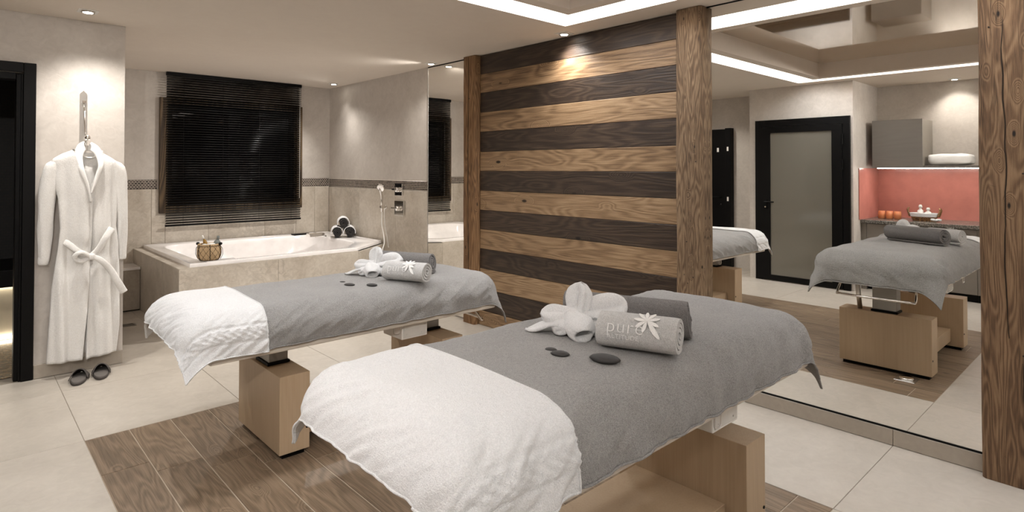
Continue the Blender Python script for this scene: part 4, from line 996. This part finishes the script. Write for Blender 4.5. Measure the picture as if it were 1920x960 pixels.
G().box(XN+.002, -1.07, NY0, 1.788, 1.424, 1.45).build('shelf_board', 'taupe', t)
G().box(-1.16, -1.13, NY0+.02, 2.27, 1.4135, 1.4230).build('led_strip', 'ledbar', t)
# wrapped bag on shelf
P = []
for i in range(25):
    a = -PI/2+PI*i/24; row = []
    for j in range(40):
        q = 2*PI*j/40; sp = lambda v_, e: math.copysign(abs(v_)**e, v_)
        x = -1.25+.15*sp(math.cos(a), .35)*sp(math.cos(q), .4); y = 1.56+.205*sp(math.cos(a), .35)*sp(math.sin(q), .4); z = 1.451+.066+.065*sp(math.sin(a), .5)
        n_ = noise.noise(Vector((x*14, y*12, z*16)))*.012+noise.noise(Vector((x*40, y*30, z*40)))*.004
        row.append(Vector((x+n_, y+n_, max(1.4505, z+n_*.6))))
    P.append(row)
g = G(); g.grid(P, True); o = g.build('wrapped_linen', plain('white_film', srgb(226, 224, 220), .25), None, True, (-1.25, 1.56, 1.45)); tag(o, 'white film wrapped linen pack lying on the niche shelf', 'linen pack')
for i, lb in enumerate(('leftmost', 'middle', 'rightmost')):
    c = (-1.16, 2.235-.082*i, .8155); g = G(); g.lathe(c, [(.030, 0), (.037, .008), (.039, .05), (.036, .092), (.032, .093), (.033, .06)], 20)
    o = g.build('candle_cup', 'orange', None, True, c); tag(o, '%s of the three orange candle cups on the granite worktop' % lb, 'candle', 'orange candle cups')
bc = Vector((-1.13, 1.80, .8155)); t = thing('wicker_basket', 'white lined wicker basket on the granite worktop in the mirror', 'basket', bc)
def oval(rx, ry, z, n=28): return [bc+Vector((rx*math.cos(2*PI*i/n), ry*math.sin(2*PI*i/n), z)) for i in range(n)]
g = G(); g.grid([oval(.07, .11, 0), oval(.085, .13, .05)], True); g.F.append(tuple(range(28))); auto(g.build('woven_body', 'wicker', t))
g = G(); g.grid([oval(.086, .131, .05), oval(.094, .143, .09), oval(.088, .137, .092), oval(.075, .12, .03)], True); g.F.append(tuple(range(84, 112))); auto(g.build('cloth_liner', 'white_t', t))
for s_ in (-1, 1): G().tube(smooth_path([bc+Vector((-.03, s_*.138, .05)), bc+Vector((-.02, s_*.16, .12)), bc+Vector((0, s_*.15, .145)), bc+Vector((.02, s_*.155, .12)), bc+Vector((.03, s_*.135, .05))]), .009, 8).build('handle', 'wicker', t, True)
for dy, lb, h_ in ((.035, 'white toiletry bottle with stopper in the wicker basket', .15), (-.04, 'short pale toiletry bottle in the wicker basket', .12)):
    c = bc+Vector((0, dy, .035)); t = thing('toiletry_bottle', lb, 'bottle', c, 'bottles in the wicker basket')
    G().lathe(c, [(.028, 0), (.030, .006), (.030, h_*.55), (.012, h_*.66), (.012, h_*.74)], 16).build('bottle_body', 'white', t, True)
    G().lathe(c+Vector((0, 0, h_*.74)), [(.018, 0), (.020, h_*.12), (.012, h_*.26)], 14).build('stopper', 'plastic', t, True)
c = Vector((-.99, 1.655, .8155)); t = thing('towel_flower', 'tiny white folded towel beside the wicker basket', 'towel flower', c)
for i in range(4):
    a = i*1.7; g = G(); petal(g, c+Vector((0, 0, .025)), (math.cos(a), math.sin(a), .1-.0*i), (0, 0, 1), .06, .024, seed=i, ns_=8, nt=12); g.build('petal', 'white_t', t, True)

# floor fittings
o = thing('floor_outlet', 'round steel floor outlet in a square plate beside the nearer bed base', 'floor outlet', (2.33, 1.14, 0))
G().rbox(2.27, 2.39, 1.08, 1.20, .0002, .003, .001, 1).build('plate', 'steel', o); G().lathe((2.33, 1.14, .003), [(.045, 0), (.045, .010), (.040, .014)], 24).build('cap', 'chrome', o, True)
o = thing('floor_drain', 'square chrome floor drain left of the bath surround', 'drain', (1.13, 6.27, 0))
G().rbox(1.07, 1.19, 6.21, 6.33, .0002, .003, .001, 1).build('plate', 'steel', o)
for i in range(4): G().rbox(1.085, 1.175, 6.228+i*.027, 6.233+i*.027, .0031, .0042, .0004, 1).build('slot', 'black', o)
